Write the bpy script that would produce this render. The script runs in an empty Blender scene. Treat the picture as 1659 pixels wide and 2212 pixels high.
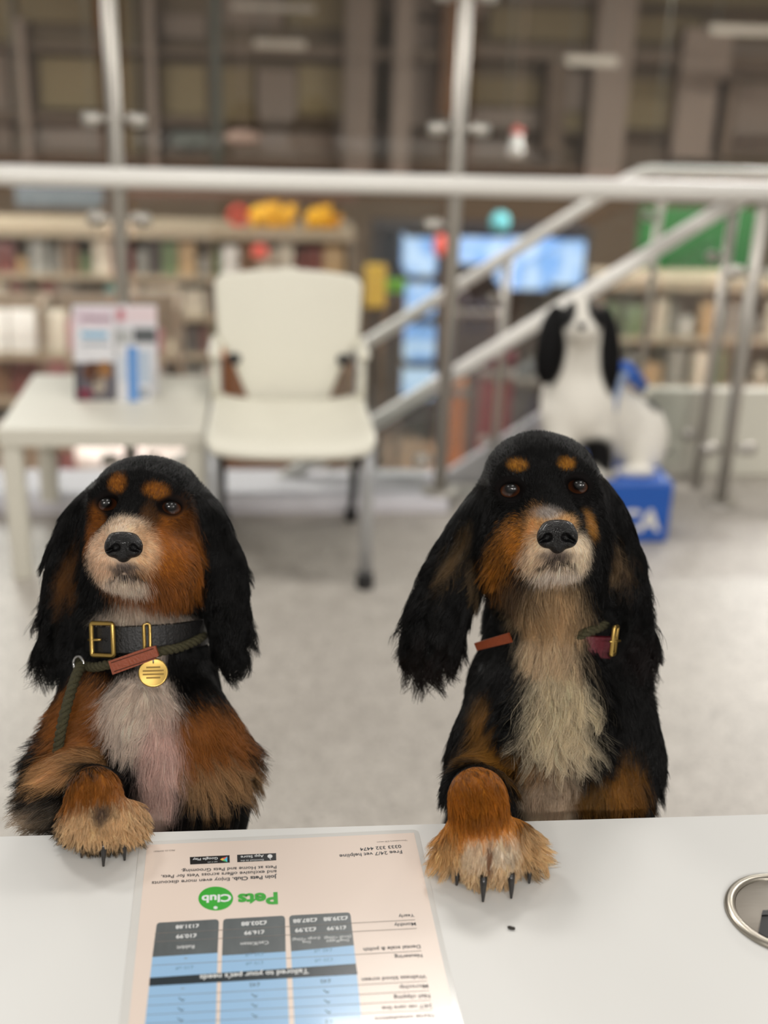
import bpy, math, random
import numpy as np
from math import sin, cos, radians, pi, sqrt
from mathutils import Vector, Matrix

random.seed(7)
rng = np.random.default_rng(11)
S = bpy.context.scene
COL = S.collection

# ------------------------------------------------------------------ camera
FPX, CW, CH = 2590.0, 1659.0, 2212.0            # focal length in pixels of the 1659x2212 frame
CAMH, PITCH, ROLL, YAW = 1.491, radians(21.98), radians(-2.06), radians(6.02)
_f = np.array([sin(YAW) * cos(PITCH), cos(YAW) * cos(PITCH), -sin(PITCH)])
_r0 = np.array([cos(YAW), -sin(YAW), 0.0])
_u0 = np.cross(_r0, _f)
_r = _r0 * cos(ROLL) - _u0 * sin(ROLL)
_u = _u0 * cos(ROLL) + _r0 * sin(ROLL)
CPOS = np.array([0.0, 0.0, CAMH])
cam_data = bpy.data.cameras.new('camera')
cam = bpy.data.objects.new('camera', cam_data)
COL.objects.link(cam)
M = Matrix.Identity(4)
for i in range(3):
    M[i][0], M[i][1], M[i][2], M[i][3] = _r[i], _u[i], -_f[i], CPOS[i]
cam.matrix_world = M
cam_data.sensor_fit = 'VERTICAL'
cam_data.sensor_height = 36.0
cam_data.sensor_width = 27.0
cam_data.lens = FPX / CH * 36.0
cam_data.clip_start, cam_data.clip_end = 0.05, 100
cam_data.dof.use_dof = True
cam_data.dof.focus_distance = 0.985
cam_data.dof.aperture_fstop = 3.0
S.camera = cam

# ------------------------------------------------------------------ exposure, world, lights
S.view_settings.view_transform = 'Standard'
S.view_settings.look = 'None'
S.view_settings.gamma = 1.0
S.view_settings.exposure = 0.0
S.view_settings.use_curve_mapping = False
S.cycles.use_adaptive_sampling = True
S.cycles.adaptive_threshold = 0.03
S.cycles.use_light_tree = False
S.cycles.max_bounces = 5
S.cycles.diffuse_bounces = 3
S.cycles.glossy_bounces = 3
S.cycles.transmission_bounces = 2
S.cycles.transparent_max_bounces = 12
S.cycles.caustics_reflective = False
S.cycles.caustics_refractive = False
W = bpy.data.worlds.new('world')
S.world = W
W.use_nodes = True
bg = W.node_tree.nodes['Background']
bg.inputs[0].default_value = (1.0, 0.93, 0.85, 1)
bg.inputs[1].default_value = 0.30

def area_light(name, loc, sx, sy, power, color=(1, 0.965, 0.915), spread=180):
    l = bpy.data.lights.new(name, 'AREA')
    l.shape = 'RECTANGLE'; l.size = sx; l.size_y = sy
    l.energy = power; l.color = color; l.spread = radians(spread)
    o = bpy.data.objects.new(name, l); COL.objects.link(o)
    o.location = loc
    return o
# ceiling panels over the reception floor, an added row behind the camera brightening the dogs, and the shop's own lamps lower down the hall
for ly, pw in ((-2.6, 56.0), (-0.5, 5.0), (2.3, 17.0), (4.8, 9.0)):
    for lx in (-1.0, 0.4, 1.8):
        area_light('ceiling_or_fill_light', (lx, ly, 2.75), 0.5, 0.35, pw)
for lx in (-3.2, 4.6):
    for ly in (7.2, 10.2):
        area_light('shop_light', (lx, ly, 2.6), 2.4, 0.5, 290.0)

# ------------------------------------------------------------------ helpers
def ray(px, py):
    return _f + _r * (px - CW / 2) / FPX - _u * (py - CH / 2) / FPX
def atd(px, py, d):                              # point at camera depth d
    return CPOS + ray(px, py) * d
def atz(px, py, z):                              # point on the level plane z
    v = ray(px, py); return CPOS + v * (z - CAMH) / v[2]
def aty(px, py, y):                              # point on the upright plane y
    v = ray(px, py); return CPOS + v * y / v[1]

MATS = {}
def mat(name, color=(.8, .8, .8), rough=.5, metal=0.0, var=0.06, scale=20.0, bump=0.0, bscale=200.0,
        coat=0.0, spec=.5, emit=None, estr=0.0, stretch=None):
    """principled material with noise-driven colour variation and optional fine bump"""
    if name in MATS: return MATS[name]
    m = bpy.data.materials.new(name); m.use_nodes = True
    nt = m.node_tree; N, L = nt.nodes, nt.links
    b = N['Principled BSDF']
    tc = N.new('ShaderNodeTexCoord')
    src = tc.outputs['Object']
    if stretch:
        mp = N.new('ShaderNodeMapping'); mp.inputs['Scale'].default_value = stretch
        L.new(src, mp.inputs[0]); src = mp.outputs[0]
    nz = N.new('ShaderNodeTexNoise'); nz.inputs['Scale'].default_value = scale; nz.inputs['Detail'].default_value = 4
    L.new(src, nz.inputs['Vector'])
    mx = N.new('ShaderNodeMix'); mx.data_type = 'RGBA'
    c = np.array(color[:3])
    mx.inputs[6].default_value = (*np.clip(c * (1 - var), 0, 1), 1)
    mx.inputs[7].default_value = (*np.clip(c * (1 + var), 0, 1), 1)
    L.new(nz.outputs[0], mx.inputs[0]); L.new(mx.outputs[2], b.inputs['Base Color'])
    b.inputs['Roughness'].default_value = rough
    b.inputs['Metallic'].default_value = metal
    b.inputs['Specular IOR Level'].default_value = spec
    if coat: b.inputs['Coat Weight'].default_value = coat; b.inputs['Coat Roughness'].default_value = .05
    if bump:
        n2 = N.new('ShaderNodeTexNoise'); n2.inputs['Scale'].default_value = bscale
        L.new(src, n2.inputs['Vector'])
        bp = N.new('ShaderNodeBump'); bp.inputs['Strength'].default_value = bump; bp.inputs['Distance'].default_value = .002
        L.new(n2.outputs[0], bp.inputs['Height']); L.new(bp.outputs[0], b.inputs['Normal'])
    if emit is not None:
        b.inputs['Emission Color'].default_value = (*emit, 1); b.inputs['Emission Strength'].default_value = estr
    MATS[name] = m
    return m
def s2l(r, g, b):
    f = lambda c: (c / 255 / 12.92) if c / 255 <= .04045 else ((c / 255 + .055) / 1.055) ** 2.4
    return (f(r), f(g), f(b))

class MB:
    def __init__(s): s.v = []; s.f = []; s.smooth = []
    def add(s, vs, fs, sm=False):
        n = len(s.v); s.v += [tuple(map(float, p)) for p in vs]
        for q in fs: s.f.append([i + n for i in q]); s.smooth.append(sm)
        return s
    def box(s, a, b, bev=0.0):
        x0, x1 = sorted((a[0], b[0])); y0, y1 = sorted((a[1], b[1])); z0, z1 = sorted((a[2], b[2]))
        if bev <= 0:
            vs = [(x, y, z) for z in (z0, z1) for y in (y0, y1) for x in (x0, x1)]
            return s.add(vs, [(0, 2, 3, 1), (4, 5, 7, 6), (0, 1, 5, 4), (2, 6, 7, 3), (0, 4, 6, 2), (1, 3, 7, 5)])
        e = min(bev, (x1 - x0) * .45, (y1 - y0) * .45, (z1 - z0) * .45)
        X, Y, Z = (x0, x1), (y0, y1), (z0, z1)
        vs = []; idx = {}
        for i in (0, 1):
            for j in (0, 1):
                for k in (0, 1):
                    sx, sy, sz = (e, -e)[i], (e, -e)[j], (e, -e)[k]
                    for ax in range(3):
                        p = [X[i] + sx, Y[j] + sy, Z[k] + sz]
                        p[ax] = (X[i], Y[j], Z[k])[ax]
                        idx[i, j, k, ax] = len(vs); vs.append(p)
        F = []
        def quad(*q): F.append(q)
        for ax in range(3):
            o = [a_ for a_ in range(3) if a_ != ax]
            for sd in (0, 1):
                q = []
                for (p_, r_) in ((0, 0), (1, 0), (1, 1), (0, 1)):
                    t = [0, 0, 0]; t[ax] = sd; t[o[0]] = p_; t[o[1]] = r_
                    q.append(idx[(*t, ax)])
                flip = (sd == 0) ^ (ax == 1)
                quad(*(q[::-1] if flip else q))
        for ax in range(3):                       # edges along ax
            o = [a_ for a_ in range(3) if a_ != ax]
            for p_ in (0, 1):
                for r_ in (0, 1):
                    t0 = [0, 0, 0]; t1 = [0, 0, 0]; t1[ax] = 1
                    for t in (t0, t1): t[o[0]] = p_; t[o[1]] = r_
                    q = [idx[(*t0, o[0])], idx[(*t1, o[0])], idx[(*t1, o[1])], idx[(*t0, o[1])]]
                    flip = (p_ ^ r_) ^ (ax == 1)
                    quad(*(q if flip else q[::-1]))
        for i in (0, 1):
            for j in (0, 1):
                for k in (0, 1):
                    q = [idx[i, j, k, a_] for a_ in range(3)]
                    quad(*(q if (i + j + k) % 2 else q[::-1]))
        return s.add(vs, F)
    def tube(s, pts, r, n=12, cap=True, closed=False, sm=True):
        pts = [np.array(p, float) for p in pts]; m = len(pts)
        rr = list(r) if hasattr(r, '__len__') else [r] * m
        vs = []; up = None
        for i in range(m):
            a = pts[(i - 1) % m] if (closed or i > 0) else pts[i]
            b = pts[(i + 1) % m] if (closed or i < m - 1) else pts[i]
            t = b - a; t = t / (np.linalg.norm(t) + 1e-12)
            if up is None:
                up = np.array([0, 0, 1.0]) if abs(t[2]) < .9 else np.array([1.0, 0, 0])
            x = np.cross(up, t); x /= np.linalg.norm(x) + 1e-12
            y = np.cross(t, x); up = y
            for k in range(n):
                an = 2 * pi * k / n
                vs.append(pts[i] + rr[i] * (cos(an) * x + sin(an) * y))
        fs = []
        for i in range(m if closed else m - 1):
            j = (i + 1) % m
            for k in range(n):
                l = (k + 1) % n
                fs.append((i * n + k, i * n + l, j * n + l, j * n + k))
        if cap and not closed:
            fs.append(tuple(range(n))[::-1]); fs.append(tuple((m - 1) * n + k for k in range(n)))
        return s.add(vs, fs, sm)
    def lathe(s, prof, c=(0, 0, 0), n=32, axis=None, sm=True):
        """prof [(r,z)...] about +z (or axis) at c"""
        c = np.array(c, float)
        if axis is None: ex, ey, ez = np.eye(3)
        else:
            ez = np.array(axis, float); ez /= np.linalg.norm(ez)
            ex = np.cross([0, 0, 1.0] if abs(ez[2]) < .9 else [1.0, 0, 0], ez); ex /= np.linalg.norm(ex); ey = np.cross(ez, ex)
        vs = [c + ex * r * cos(2 * pi * k / n) + ey * r * sin(2 * pi * k / n) + ez * z for (r, z) in prof for k in range(n)]
        fs = []
        for i in range(len(prof) - 1):
            for k in range(n):
                l = (k + 1) % n
                fs.append((i * n + k, i * n + l, (i + 1) * n + l, (i + 1) * n + k))
        if prof[0][0] > 1e-6: fs.append(tuple(range(n))[::-1])
        if prof[-1][0] > 1e-6: fs.append(tuple((len(prof) - 1) * n + k for k in range(n)))
        return s.add(vs, fs, sm)
    def ellip(s, c, rad, n=16, m=10, rot=None):
        vs = []; fs = []
        R = np.eye(3) if rot is None else np.array(rot)
        for i in range(m + 1):
            th = pi * i / m
            for k in range(n):
                p = np.array([rad[0] * sin(th) * cos(2 * pi * k / n), rad[1] * sin(th) * sin(2 * pi * k / n), rad[2] * cos(th)])
                vs.append(np.array(c) + R @ p)
        for i in range(m):
            for k in range(n):
                l = (k + 1) % n
                fs.append((i * n + k, (i + 1) * n + k, (i + 1) * n + l, i * n + l))
        return s.add(vs, fs, True)
    def prism(s, poly, ez, h, org=None, ex=None, ey=None, sm=False):
        """extrude polygon (2-D points in the frame org, ex, ey) along ez by h"""
        org = np.zeros(3) if org is None else np.array(org, float)
        ex = np.array([1., 0, 0]) if ex is None else np.array(ex, float)
        ey = np.array([0, 1., 0]) if ey is None else np.array(ey, float)
        ez = np.array(ez, float); n = len(poly)
        lo = [org + ex * p[0] + ey * p[1] for p in poly]; hi = [p + ez * h for p in lo]
        fs = [tuple(range(n))[::-1], tuple(n + i for i in range(n))]
        fs += [(i, (i + 1) % n, n + (i + 1) % n, n + i) for i in range(n)]
        return s.add(lo + hi, fs, sm)
    def build(s, name, m, parent=None, loc=None):
        me = bpy.data.meshes.new(name)
        v = np.array(s.v, float)
        if loc is not None: v = v - np.array(loc, float)
        me.from_pydata([tuple(p) for p in v], [], s.f)
        me.polygons.foreach_set('use_smooth', s.smooth)
        me.update()
        if m is not None: me.materials.append(m)
        o = bpy.data.objects.new(name, me); COL.objects.link(o)
        if loc is not None: o.location = loc
        if parent is not None: attach(o, parent)
        return o
def attach(o, parent):
    o.parent = parent
    if parent.parent is None:
        o.matrix_parent_inverse = Matrix.Translation(parent.location).inverted() if parent.rotation_euler[2] == 0 and parent.scale[0] == 1 else Matrix.LocRotScale(parent.location, parent.rotation_euler, parent.scale).inverted()
    else:
        o.matrix_parent_inverse = Matrix.Translation(parent.location).inverted()
def tag(o, label, cat, group=None, kind=None):
    o['label'] = label; o['category'] = cat
    if group: o['group'] = group
    if kind: o['kind'] = kind
    return o
def struct(o, label=None):
    o['kind'] = 'structure'
    if label: o['label'] = label
    return o
def empty(name, loc=(0, 0, 0)):
    o = bpy.data.objects.new(name, None); COL.objects.link(o); o.location = loc
    o.empty_display_size = .05
    return o
def copy_tree(o, parent=None):
    c = o.copy(); COL.objects.link(c)
    if parent is not None: c.parent = parent
    for ch in list(o.children): copy_tree(ch, c)
    return c

# ================================================================== materials
def glass_mat():
    m = bpy.data.materials.new('clear_glass'); m.use_nodes = True
    nt = m.node_tree; N, L = nt.nodes, nt.links
    N.remove(N['Principled BSDF'])
    tr = N.new('ShaderNodeBsdfTransparent'); tr.inputs[0].default_value = (.95, .965, .955, 1)
    gl = N.new('ShaderNodeBsdfGlossy'); gl.inputs['Roughness'].default_value = .02
    fr = N.new('ShaderNodeFresnel'); fr.inputs[0].default_value = 1.45
    nz = N.new('ShaderNodeTexNoise'); nz.inputs['Scale'].default_value = 3.0
    ad = N.new('ShaderNodeMath'); ad.operation = 'MULTIPLY_ADD'; ad.inputs[1].default_value = .02
    L.new(nz.outputs[0], ad.inputs[0]); L.new(fr.outputs[0], ad.inputs[2])
    mx = N.new('ShaderNodeMixShader')
    L.new(ad.outputs[0], mx.inputs[0]); L.new(tr.outputs[0], mx.inputs[1]); L.new(gl.outputs[0], mx.inputs[2])
    L.new(mx.outputs[0], N['Material Output'].inputs[0])
    return m
GLASS = glass_mat()

def floor_mat():
    m = bpy.data.materials.new('speckled_vinyl'); m.use_nodes = True
    nt = m.node_tree; N, L = nt.nodes, nt.links; b = N['Principled BSDF']
    tc = N.new('ShaderNodeTexCoord')
    v = N.new('ShaderNodeTexVoronoi'); v.inputs['Scale'].default_value = 160
    L.new(tc.outputs['Object'], v.inputs['Vector'])
    cr = N.new('ShaderNodeValToRGB'); e = cr.color_ramp.elements
    e[0].position = 0.05; e[0].color = (*s2l(150, 144, 138), 1)
    e[1].position = .9; e[1].color = (*s2l(205, 199, 190), 1)
    k = e.new(.3); k.color = (*s2l(188, 182, 174), 1)
    L.new(v.outputs['Color'], cr.inputs[0])
    nz = N.new('ShaderNodeTexNoise'); nz.inputs['Scale'].default_value = 14; nz.inputs['Detail'].default_value = 5
    L.new(tc.outputs['Object'], nz.inputs['Vector'])
    mx = N.new('ShaderNodeMix'); mx.data_type = 'RGBA'; mx.blend_type = 'MULTIPLY'; mx.inputs[0].default_value = .55
    c2 = N.new('ShaderNodeValToRGB'); c2.color_ramp.elements[0].position = .3; c2.color_ramp.elements[0].color = (.72, .71, .70, 1)
    c2.color_ramp.elements[1].position = .7; c2.color_ramp.elements[1].color = (1, 1, 1, 1)
    L.new(nz.outputs[0], c2.inputs[0])
    L.new(cr.outputs[0], mx.inputs[6]); L.new(c2.outputs[0], mx.inputs[7]); L.new(mx.outputs[2], b.inputs['Base Color'])
    b.inputs['Roughness'].default_value = .42
    return m

WHITE_P = mat('white_laminate', s2l(216, 216, 213), .38, var=.015, scale=6)
CHAIR_P = mat('white_chair_plastic', s2l(232, 229, 214), .45, var=.02, scale=9)
TABLE_P = mat('white_table_paint', s2l(228, 225, 212), .5, var=.02, scale=8)
KERB_P = mat('white_kerb_paint', s2l(226, 224, 230), .8, var=.02, scale=8)
STEEL = mat('brushed_steel', s2l(190, 186, 178), .42, .8, var=.06, scale=30, stretch=(1, 1, 12))
RAILM = mat('satin_rail_metal', s2l(246, 244, 238), .32, .0, var=.02, scale=30)
DARKP = mat('black_plastic', s2l(38, 37, 38), .5, var=.1)
GREYM = mat('light_grey_leg_metal', s2l(196, 198, 200), .35, .5, var=.04)

# ================================================================== the room
fl = MB()
fl.box((-5, -3, -.25), (.66, 3.80, 0)).box((.66, -3, -.25), (3.2, 3.80, 0)).box((1.3, 3.80, -.25), (3.2, 5.05, 0))
struct(fl.build('floor', floor_mat()))
k = MB(); k.box((-5, 3.655, 0), (.60, 3.97, .045), .006)
struct(k.build('trim_1', KERB_P), 'white kerb along the edge of the upper floor')
k = MB(); k.box((1.36, 4.02, 0), (2.02, 4.07, .325), .004)
struct(k.build('wall_landing', mat('landing_panel', s2l(240, 238, 224), .5, var=.03, scale=5)), 'low white wall behind the statue at the stair landing')
k = MB(); k.box((2.04, 4.10, 0), (3.2, 4.15, .36), .004)
struct(k.build('wall_landing_end', mat('landing_panel_pink', s2l(226, 206, 194), .5, var=.03, scale=5)), 'pale pinkish wall panel at the far right edge')

# staircase running down to the left behind the railing
st = empty('staircase', (1.3, 4.4, 0)); st['kind'] = 'structure'
STEPM = mat('grey_step_vinyl', s2l(176, 172, 166), .5, var=.08, scale=40)
for i in range(13):
    x1 = 1.3 - .27 * i; z = -.185 * (i + 1)
    b = MB(); b.box((x1 - .29, 3.99, z - .04), (x1, 4.93, z), .006); b.box((x1 - .02, 3.99, z), (x1, 4.93, z + .145))
    b.build('step', STEPM, st)
for yy in (3.975, 4.955):
    b = MB(); sl = .185 / .27
    b.prism([(1.3, .02), (1.3, -.30), (-2.25, -.30 - 3.55 * sl), (-2.25, .02 - 3.55 * sl)], (0, 1, 0), .03, (0, yy - .015, 0), (1, 0, 0), (0, 0, 1))
    b.build('stringer', KERB_P, st)

# railing along the floor edge
POSTX = (-1.46, -.44, .58, 1.565)
RY = 3.74
rl = empty('guard_railing', (.58, RY, 0))
tag(rl, 'long horizontal handrail on tall steel posts with clamped glass panels', 'railing')
b = MB(); b.tube([(-5, RY - .01, 1.052), (3.2, RY - .01, 1.052)], .031, 20); b.build('handrail', RAILM, rl)
for i, x in enumerate(POSTX):
    b = MB(); top = 2.05 if i < 3 else 1.03
    b.tube([(x, RY, 0.01), (x, RY, top)], .0215, 16)
    b.lathe([(.062, 0), (.062, .006), (.05, .012), (.0215, .014)], (x, RY, .046 if i < 3 else 0), 24)
    p = b.build('post', STEEL, rl)
    zs = (.16, .93, 1.215, 1.585) if i < 3 else (.2, .8)
    for z in zs:
        for sd in (-1, 1):
            c = MB()
            if z < 1 and i < 3 and sd == 1 and i == 2: continue
            c.tube([(x + sd * .016, RY, z), (x + sd * .075, RY, z)], .008, 10)
            c.tube([(x + sd * .040, RY, z), (x + sd * .046, RY, z), (x + sd * .088, RY, z), (x + sd * .094, RY, z)], [.014, .021, .021, .014], 18)
            c.build('glass_clamp', STEEL, p)
for i, (xa, xb) in enumerate(((-1.41, -.49), (-.39, .53))):
    for (za, zb) in ((.03, 1.0), (1.11, 1.98)):
        b = MB(); b.box((xa, RY - .004, za), (xb, RY + .004, zb)); b.build('glass_panel', GLASS, rl)
b = MB(); b.box((.63, RY - .004, 1.11), (1.9, RY + .004, 1.98)); b.build('glass_panel', GLASS, rl)

# stair balustrades
def stair_rail(name, y, x0, z0, label, xr=3.2, posts=()):
    o = empty(name, (x0, y, 0)); tag(o, label, 'handrail')
    sl = .66; L = 3.2
    b = MB()
    b.tube([(xr, y, z0), (x0 + .06, y, z0), (x0 + .02, y, z0 - .008), (x0 - .03, y, z0 - .035), (x0 - .03 - L, y, z0 - .035 - sl * L)], .026, 16)
    b.build('handrail', RAILM, o)
    for xp in posts:
        ztop = z0 if xp > x0 else z0 - .02 - sl * (x0 - xp)
        zb = 0 if xp > 1.3 else -.185 * (1 + int((1.3 - xp) / .27))
        b = MB(); b.tube([(xp, y, zb), (xp, y, ztop)], .017, 12); p = b.build('post', STEEL, o)
        for zz in (zb + .2, ztop - .18):
            c = MB(); c.tube([(xp - .05, y - .012, zz), (xp - .05, y + .012, zz)], .02, 14); c.tube([(xp - .05, y, zz), (xp, y, zz)], .007, 8)
            c.build('glass_clamp', STEEL, p)
    ps = sorted(posts)
    for a_, b_ in zip(ps[:-1], ps[1:]):
        def zt(x): return (z0 if x > x0 else z0 - sl * (x0 - x)) - .10
        def zb(x): return 0.1 if x > 1.3 else .1 - sl * (1.3 - x)
        q = MB(); q.prism([(a_ + .06, zb(a_ + .06)), (b_ - .06, zb(b_ - .06)), (b_ - .06, zt(b_ - .06)), (a_ + .06, zt(a_ + .06))], (0, 1, 0), .008, (0, y - .004, 0), (1, 0, 0), (0, 0, 1))
        q.build('glass_panel', GLASS, o)
    return o
stair_rail('stair_handrail', 3.9, 1.50, 1.0, 'near sloping stair handrail coming down just behind the guard railing', 1.50, (-.4, .3, .98, 1.53))
stair_rail('stair_handrail', 4.93, 1.50, .985, 'far sloping stair handrail with a level upper end beyond the stairs', 3.2, (-.6, .25, 1.0, 1.62, 2.5))

# ================================================================== side table
T = empty('side_table', (-.445, 3.44, 0))
tag(T, 'low square white side table with leaflets on it at the left', 'table')
b = MB(); b.box((-.725, 3.165, .40), (-.168, 3.715, .452), .004); b.build('table_top', TABLE_P, T)
for lx in (-.72, -.225):
    for ly in (3.17, 3.66):
        b = MB(); b.box((lx, ly, 0), (lx + .052, ly + .05, .40), .003); b.build('leg', TABLE_P, T)

# ================================================================== chair
def grid_sheet(fn, nu, nv, th, nrm=None):
    """closed sheet of thickness th from fn(u,v)->point"""
    P = np.array([[fn(-1 + 2 * i / nu, j / nv) for i in range(nu + 1)] for j in range(nv + 1)])
    du = np.gradient(P, axis=1); dv = np.gradient(P, axis=0)
    n = np.cross(du, dv); n /= np.linalg.norm(n, axis=2, keepdims=True) + 1e-9
    B = P - n * th
    vs = list(P.reshape(-1, 3)) + list(B.reshape(-1, 3)); K = (nu + 1) * (nv + 1); fs = []
    I = lambda j, i: j * (nu + 1) + i
    for j in range(nv):
        for i in range(nu):
            fs.append((I(j, i), I(j, i + 1), I(j + 1, i + 1), I(j + 1, i)))
            fs.append((K + I(j, i), K + I(j + 1, i), K + I(j + 1, i + 1), K + I(j, i + 1)))
    ed = [I(0, i) for i in range(nu + 1)] + [I(j, nu) for j in range(1, nv + 1)] + [I(nv, i) for i in range(nu - 1, -1, -1)] + [I(j, 0) for j in range(nv - 1, 0, -1)]
    for a_, c_ in zip(ed, ed[1:] + ed[:1]): fs.append((a_, K + a_, K + c_, c_))
    return MB().add(vs, fs, True)
CX = .066
chair = empty('visitor_chair', (CX, 3.25, 0))
tag(chair, 'white moulded visitor chair with grey legs beside the side table', 'chair')
def seat(u, v):
    w = .232 - .020 * v - .02 * max(0, (.12 - v) / .12) ** 2
    a = abs(u) ** 3
    y = 3.00 + .43 * v + .030 * a * (1 - v) - .0 * v
    z = .462 - .022 * sin(pi * min(1, v * 1.05)) * (1 - u * u) + .022 * abs(u) ** 4 * v - .03 * max(0, (.16 - v) / .16) ** 2
    return (CX + u * w, y, z)
so = grid_sheet(seat, 24, 20, .018).build('seat', CHAIR_P, chair)
def back(u, v):
    z = .435 + .372 * v
    if v > .52: w = .205 + .010 * (v - .52) / .48
    elif v > .36: w = .165 + .040 * ((v - .36) / .16)
    else: w = .112 + .053 * (v / .36)
    if v > .93: w -= .018 * ((v - .93) / .07) ** 2
    y = 3.475 + .10 * v ** 1.2 - .035 * u * u * (w / .2) ** 2
    return (CX + u * w, y, z + .012 * (1 - u * u) * v)
bo = grid_sheet(back, 24, 28, .016).build('backrest', CHAIR_P, chair)
b = MB(); b.box((CX - .03, 3.575, .805), (CX + .03, 3.592, .822), .006); b.build('grip_tab', CHAIR_P, bo)
for sd in (-1, 1):
    x = CX + sd * .213
    b = MB(); b.tube([(x, 3.10, .03), (x, 3.095, .40), (x, 3.14, .437), (x, 3.45, .45), (x, 3.50, .50), (x, 3.53, .62)], [.019, .019, .018, .016, .015, .014], 12)
    lg = b.build('leg', GREYM, chair)
    b = MB(); b.lathe([(.0, 0), (.024, 0), (.026, .01), (.024, .045), (.019, .05)], (x, 3.10, 0), 18); b.build('rubber_foot', DARKP, lg)
    b = MB(); b.tube([(x - sd * .012, 3.30, .44), (x - sd * .012, 3.42, .25), (x - sd * .006, 3.60, .03)], .013, 10)
    lg = b.build('leg', DARKP, chair)
    b = MB(); b.lathe([(0, 0), (.02, 0), (.021, .03), (.014, .04)], (x - sd * .006, 3.605, 0), 14); b.build('rubber_foot', DARKP, lg)
    b = MB(); b.box((x - .019, 3.34, .60), (x + .019, 3.54, .628), .012); b.tube([(x, 3.40, .61), (x, 3.38, .45)], .012, 10)
    b.build('armrest', CHAIR_P, chair)
    b = MB(); b.box((x - sd * .05 - .02, 3.46, .555), (x - sd * .05 + .022, 3.53, .585), .01); b.build('hinge_cover', DARKP, chair)
for ya in (3.05, 3.36):
    b = MB(); b.box((CX - .195, ya, .408), (CX + .195, ya + .025, .428), .004); b.build('cross_bar', DARKP, chair)

# ================================================================== leaflets on the side table
PRN = {}
def pm(r, g, b_, rough=.4): return mat('print_%d_%d_%d' % (r, g, b_), s2l(r, g, b_), rough, var=.04, scale=40)
def leaflet_stand(name, label, x0, x1, y, h, lean, prints):
    """standing card; prints: (u0,u1,v0,v1,colour) rectangles or ('disc',u,v,ru,rv,colour)"""
    o = empty(name, ((x0 + x1) / 2, y, .452)); tag(o, label, 'leaflet')
    ev = np.array([0, sin(lean), cos(lean)]); ex = np.array([1., 0, 0]); en = np.array([0, -cos(lean), sin(lean)])
    org = np.array([x0, y, .4525]); w = x1 - x0
    b = MB(); b.prism([(0, 0), (w, 0), (w, h), (0, h)], en, .004, org - en * .004, ex, ev); b.build('card', pm(226, 226, 230), o)
    b = MB(); b.prism([(0, 0), (w, 0), (w, .003), (0, .003)], en, .05, org - en * .052, ex, ev)
    b.add([org - en * .004 + ev * h * .6 + ex * w * .3, org - en * .004 + ev * h * .6 + ex * w * .7, org + ex * w * .7 - en * .06, org + ex * w * .3 - en * .06], [(0, 1, 2, 3)])
    b.build('card_strut', pm(205, 203, 200), o)
    for q in prints:
        b = MB()
        if q[0] == 'disc':
            _, u, v, ru, rv, c = q
            poly = [(w * (u + ru * cos(t)), h * v + h * rv * sin(t)) for t in np.linspace(0, 2 * pi, 20)[:-1]]
        else:
            u0, u1, v0, v1, c = q
            poly = [(w * u0, h * v0), (w * u1, h * v0), (w * u1, h * v1), (w * u0, h * v1)]
        b.prism(poly, en, .0006, org, ex, ev); b.build('printed_patch', pm(*c), o)
    return o
leaflet_stand('leaflet', 'taller leaflet stand with a brown dog picture on the side table', -.556, -.440, 3.435, .275, radians(12), [
    (.05, .95, .78, .97, (222, 205, 216)), (.2, .95, .84, .88, (200, 140, 165)), (.2, .85, .66, .72, (120, 180, 215)), (.2, .9, .58, .61, (150, 160, 170)),
    (0, 1, 0, .40, (96, 92, 100)), ('disc', .48, .30, .28, .11, (112, 66, 38)), ('disc', .75, .33, .20, .09, (170, 120, 70)), ('disc', .60, .17, .16, .11, (205, 190, 172)), ('disc', .24, .06, .20, .06, (196, 60, 96)), (0, .12, .0, .4, (90, 88, 98))])
leaflet_stand('leaflet', 'shorter leaflet stand with a light blue stripe on the side table', -.432, -.335, 3.43, .165, radians(10), [
    (.30, .62, 0, .96, (96, 150, 215)), (.66, .95, .3, .9, (180, 196, 214)), (.05, .26, .35, .8, (205, 214, 226)), (.66, .9, .06, .22, (128, 140, 150))])
leaflet_stand('leaflet', 'pale pink topped leaflet stand at the back of the side table', -.448, -.322, 3.505, .262, radians(10), [
    (.0, 1, .80, .98, (232, 214, 218)), (.08, .25, .82, .95, (226, 130, 145)), (.45, .98, .58, .74, (92, 96, 98)), (.0, .4, .4, .72, (196, 198, 196))])

# ================================================================== desk
DZ = .88
DY = .819
dk = empty('reception_desk', (.1, .45, 0))
tag(dk, 'white laminate reception desk top filling the foreground', 'desk')
b = MB(); b.box((-1.3, .05, DZ - .032), (1.5, DY, DZ), .0025); b.build('desk_top', WHITE_P, dk)
for x in (-1.22, 1.40):
    b = MB(); b.box((x, .12, 0), (x + .03, .74, DZ - .032), .002); b.build('side_panel', WHITE_P, dk)
b = MB(); b.box((-1.19, .48, .10), (1.40, .50, DZ - .032)); b.build('modesty_panel', WHITE_P, dk)
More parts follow.
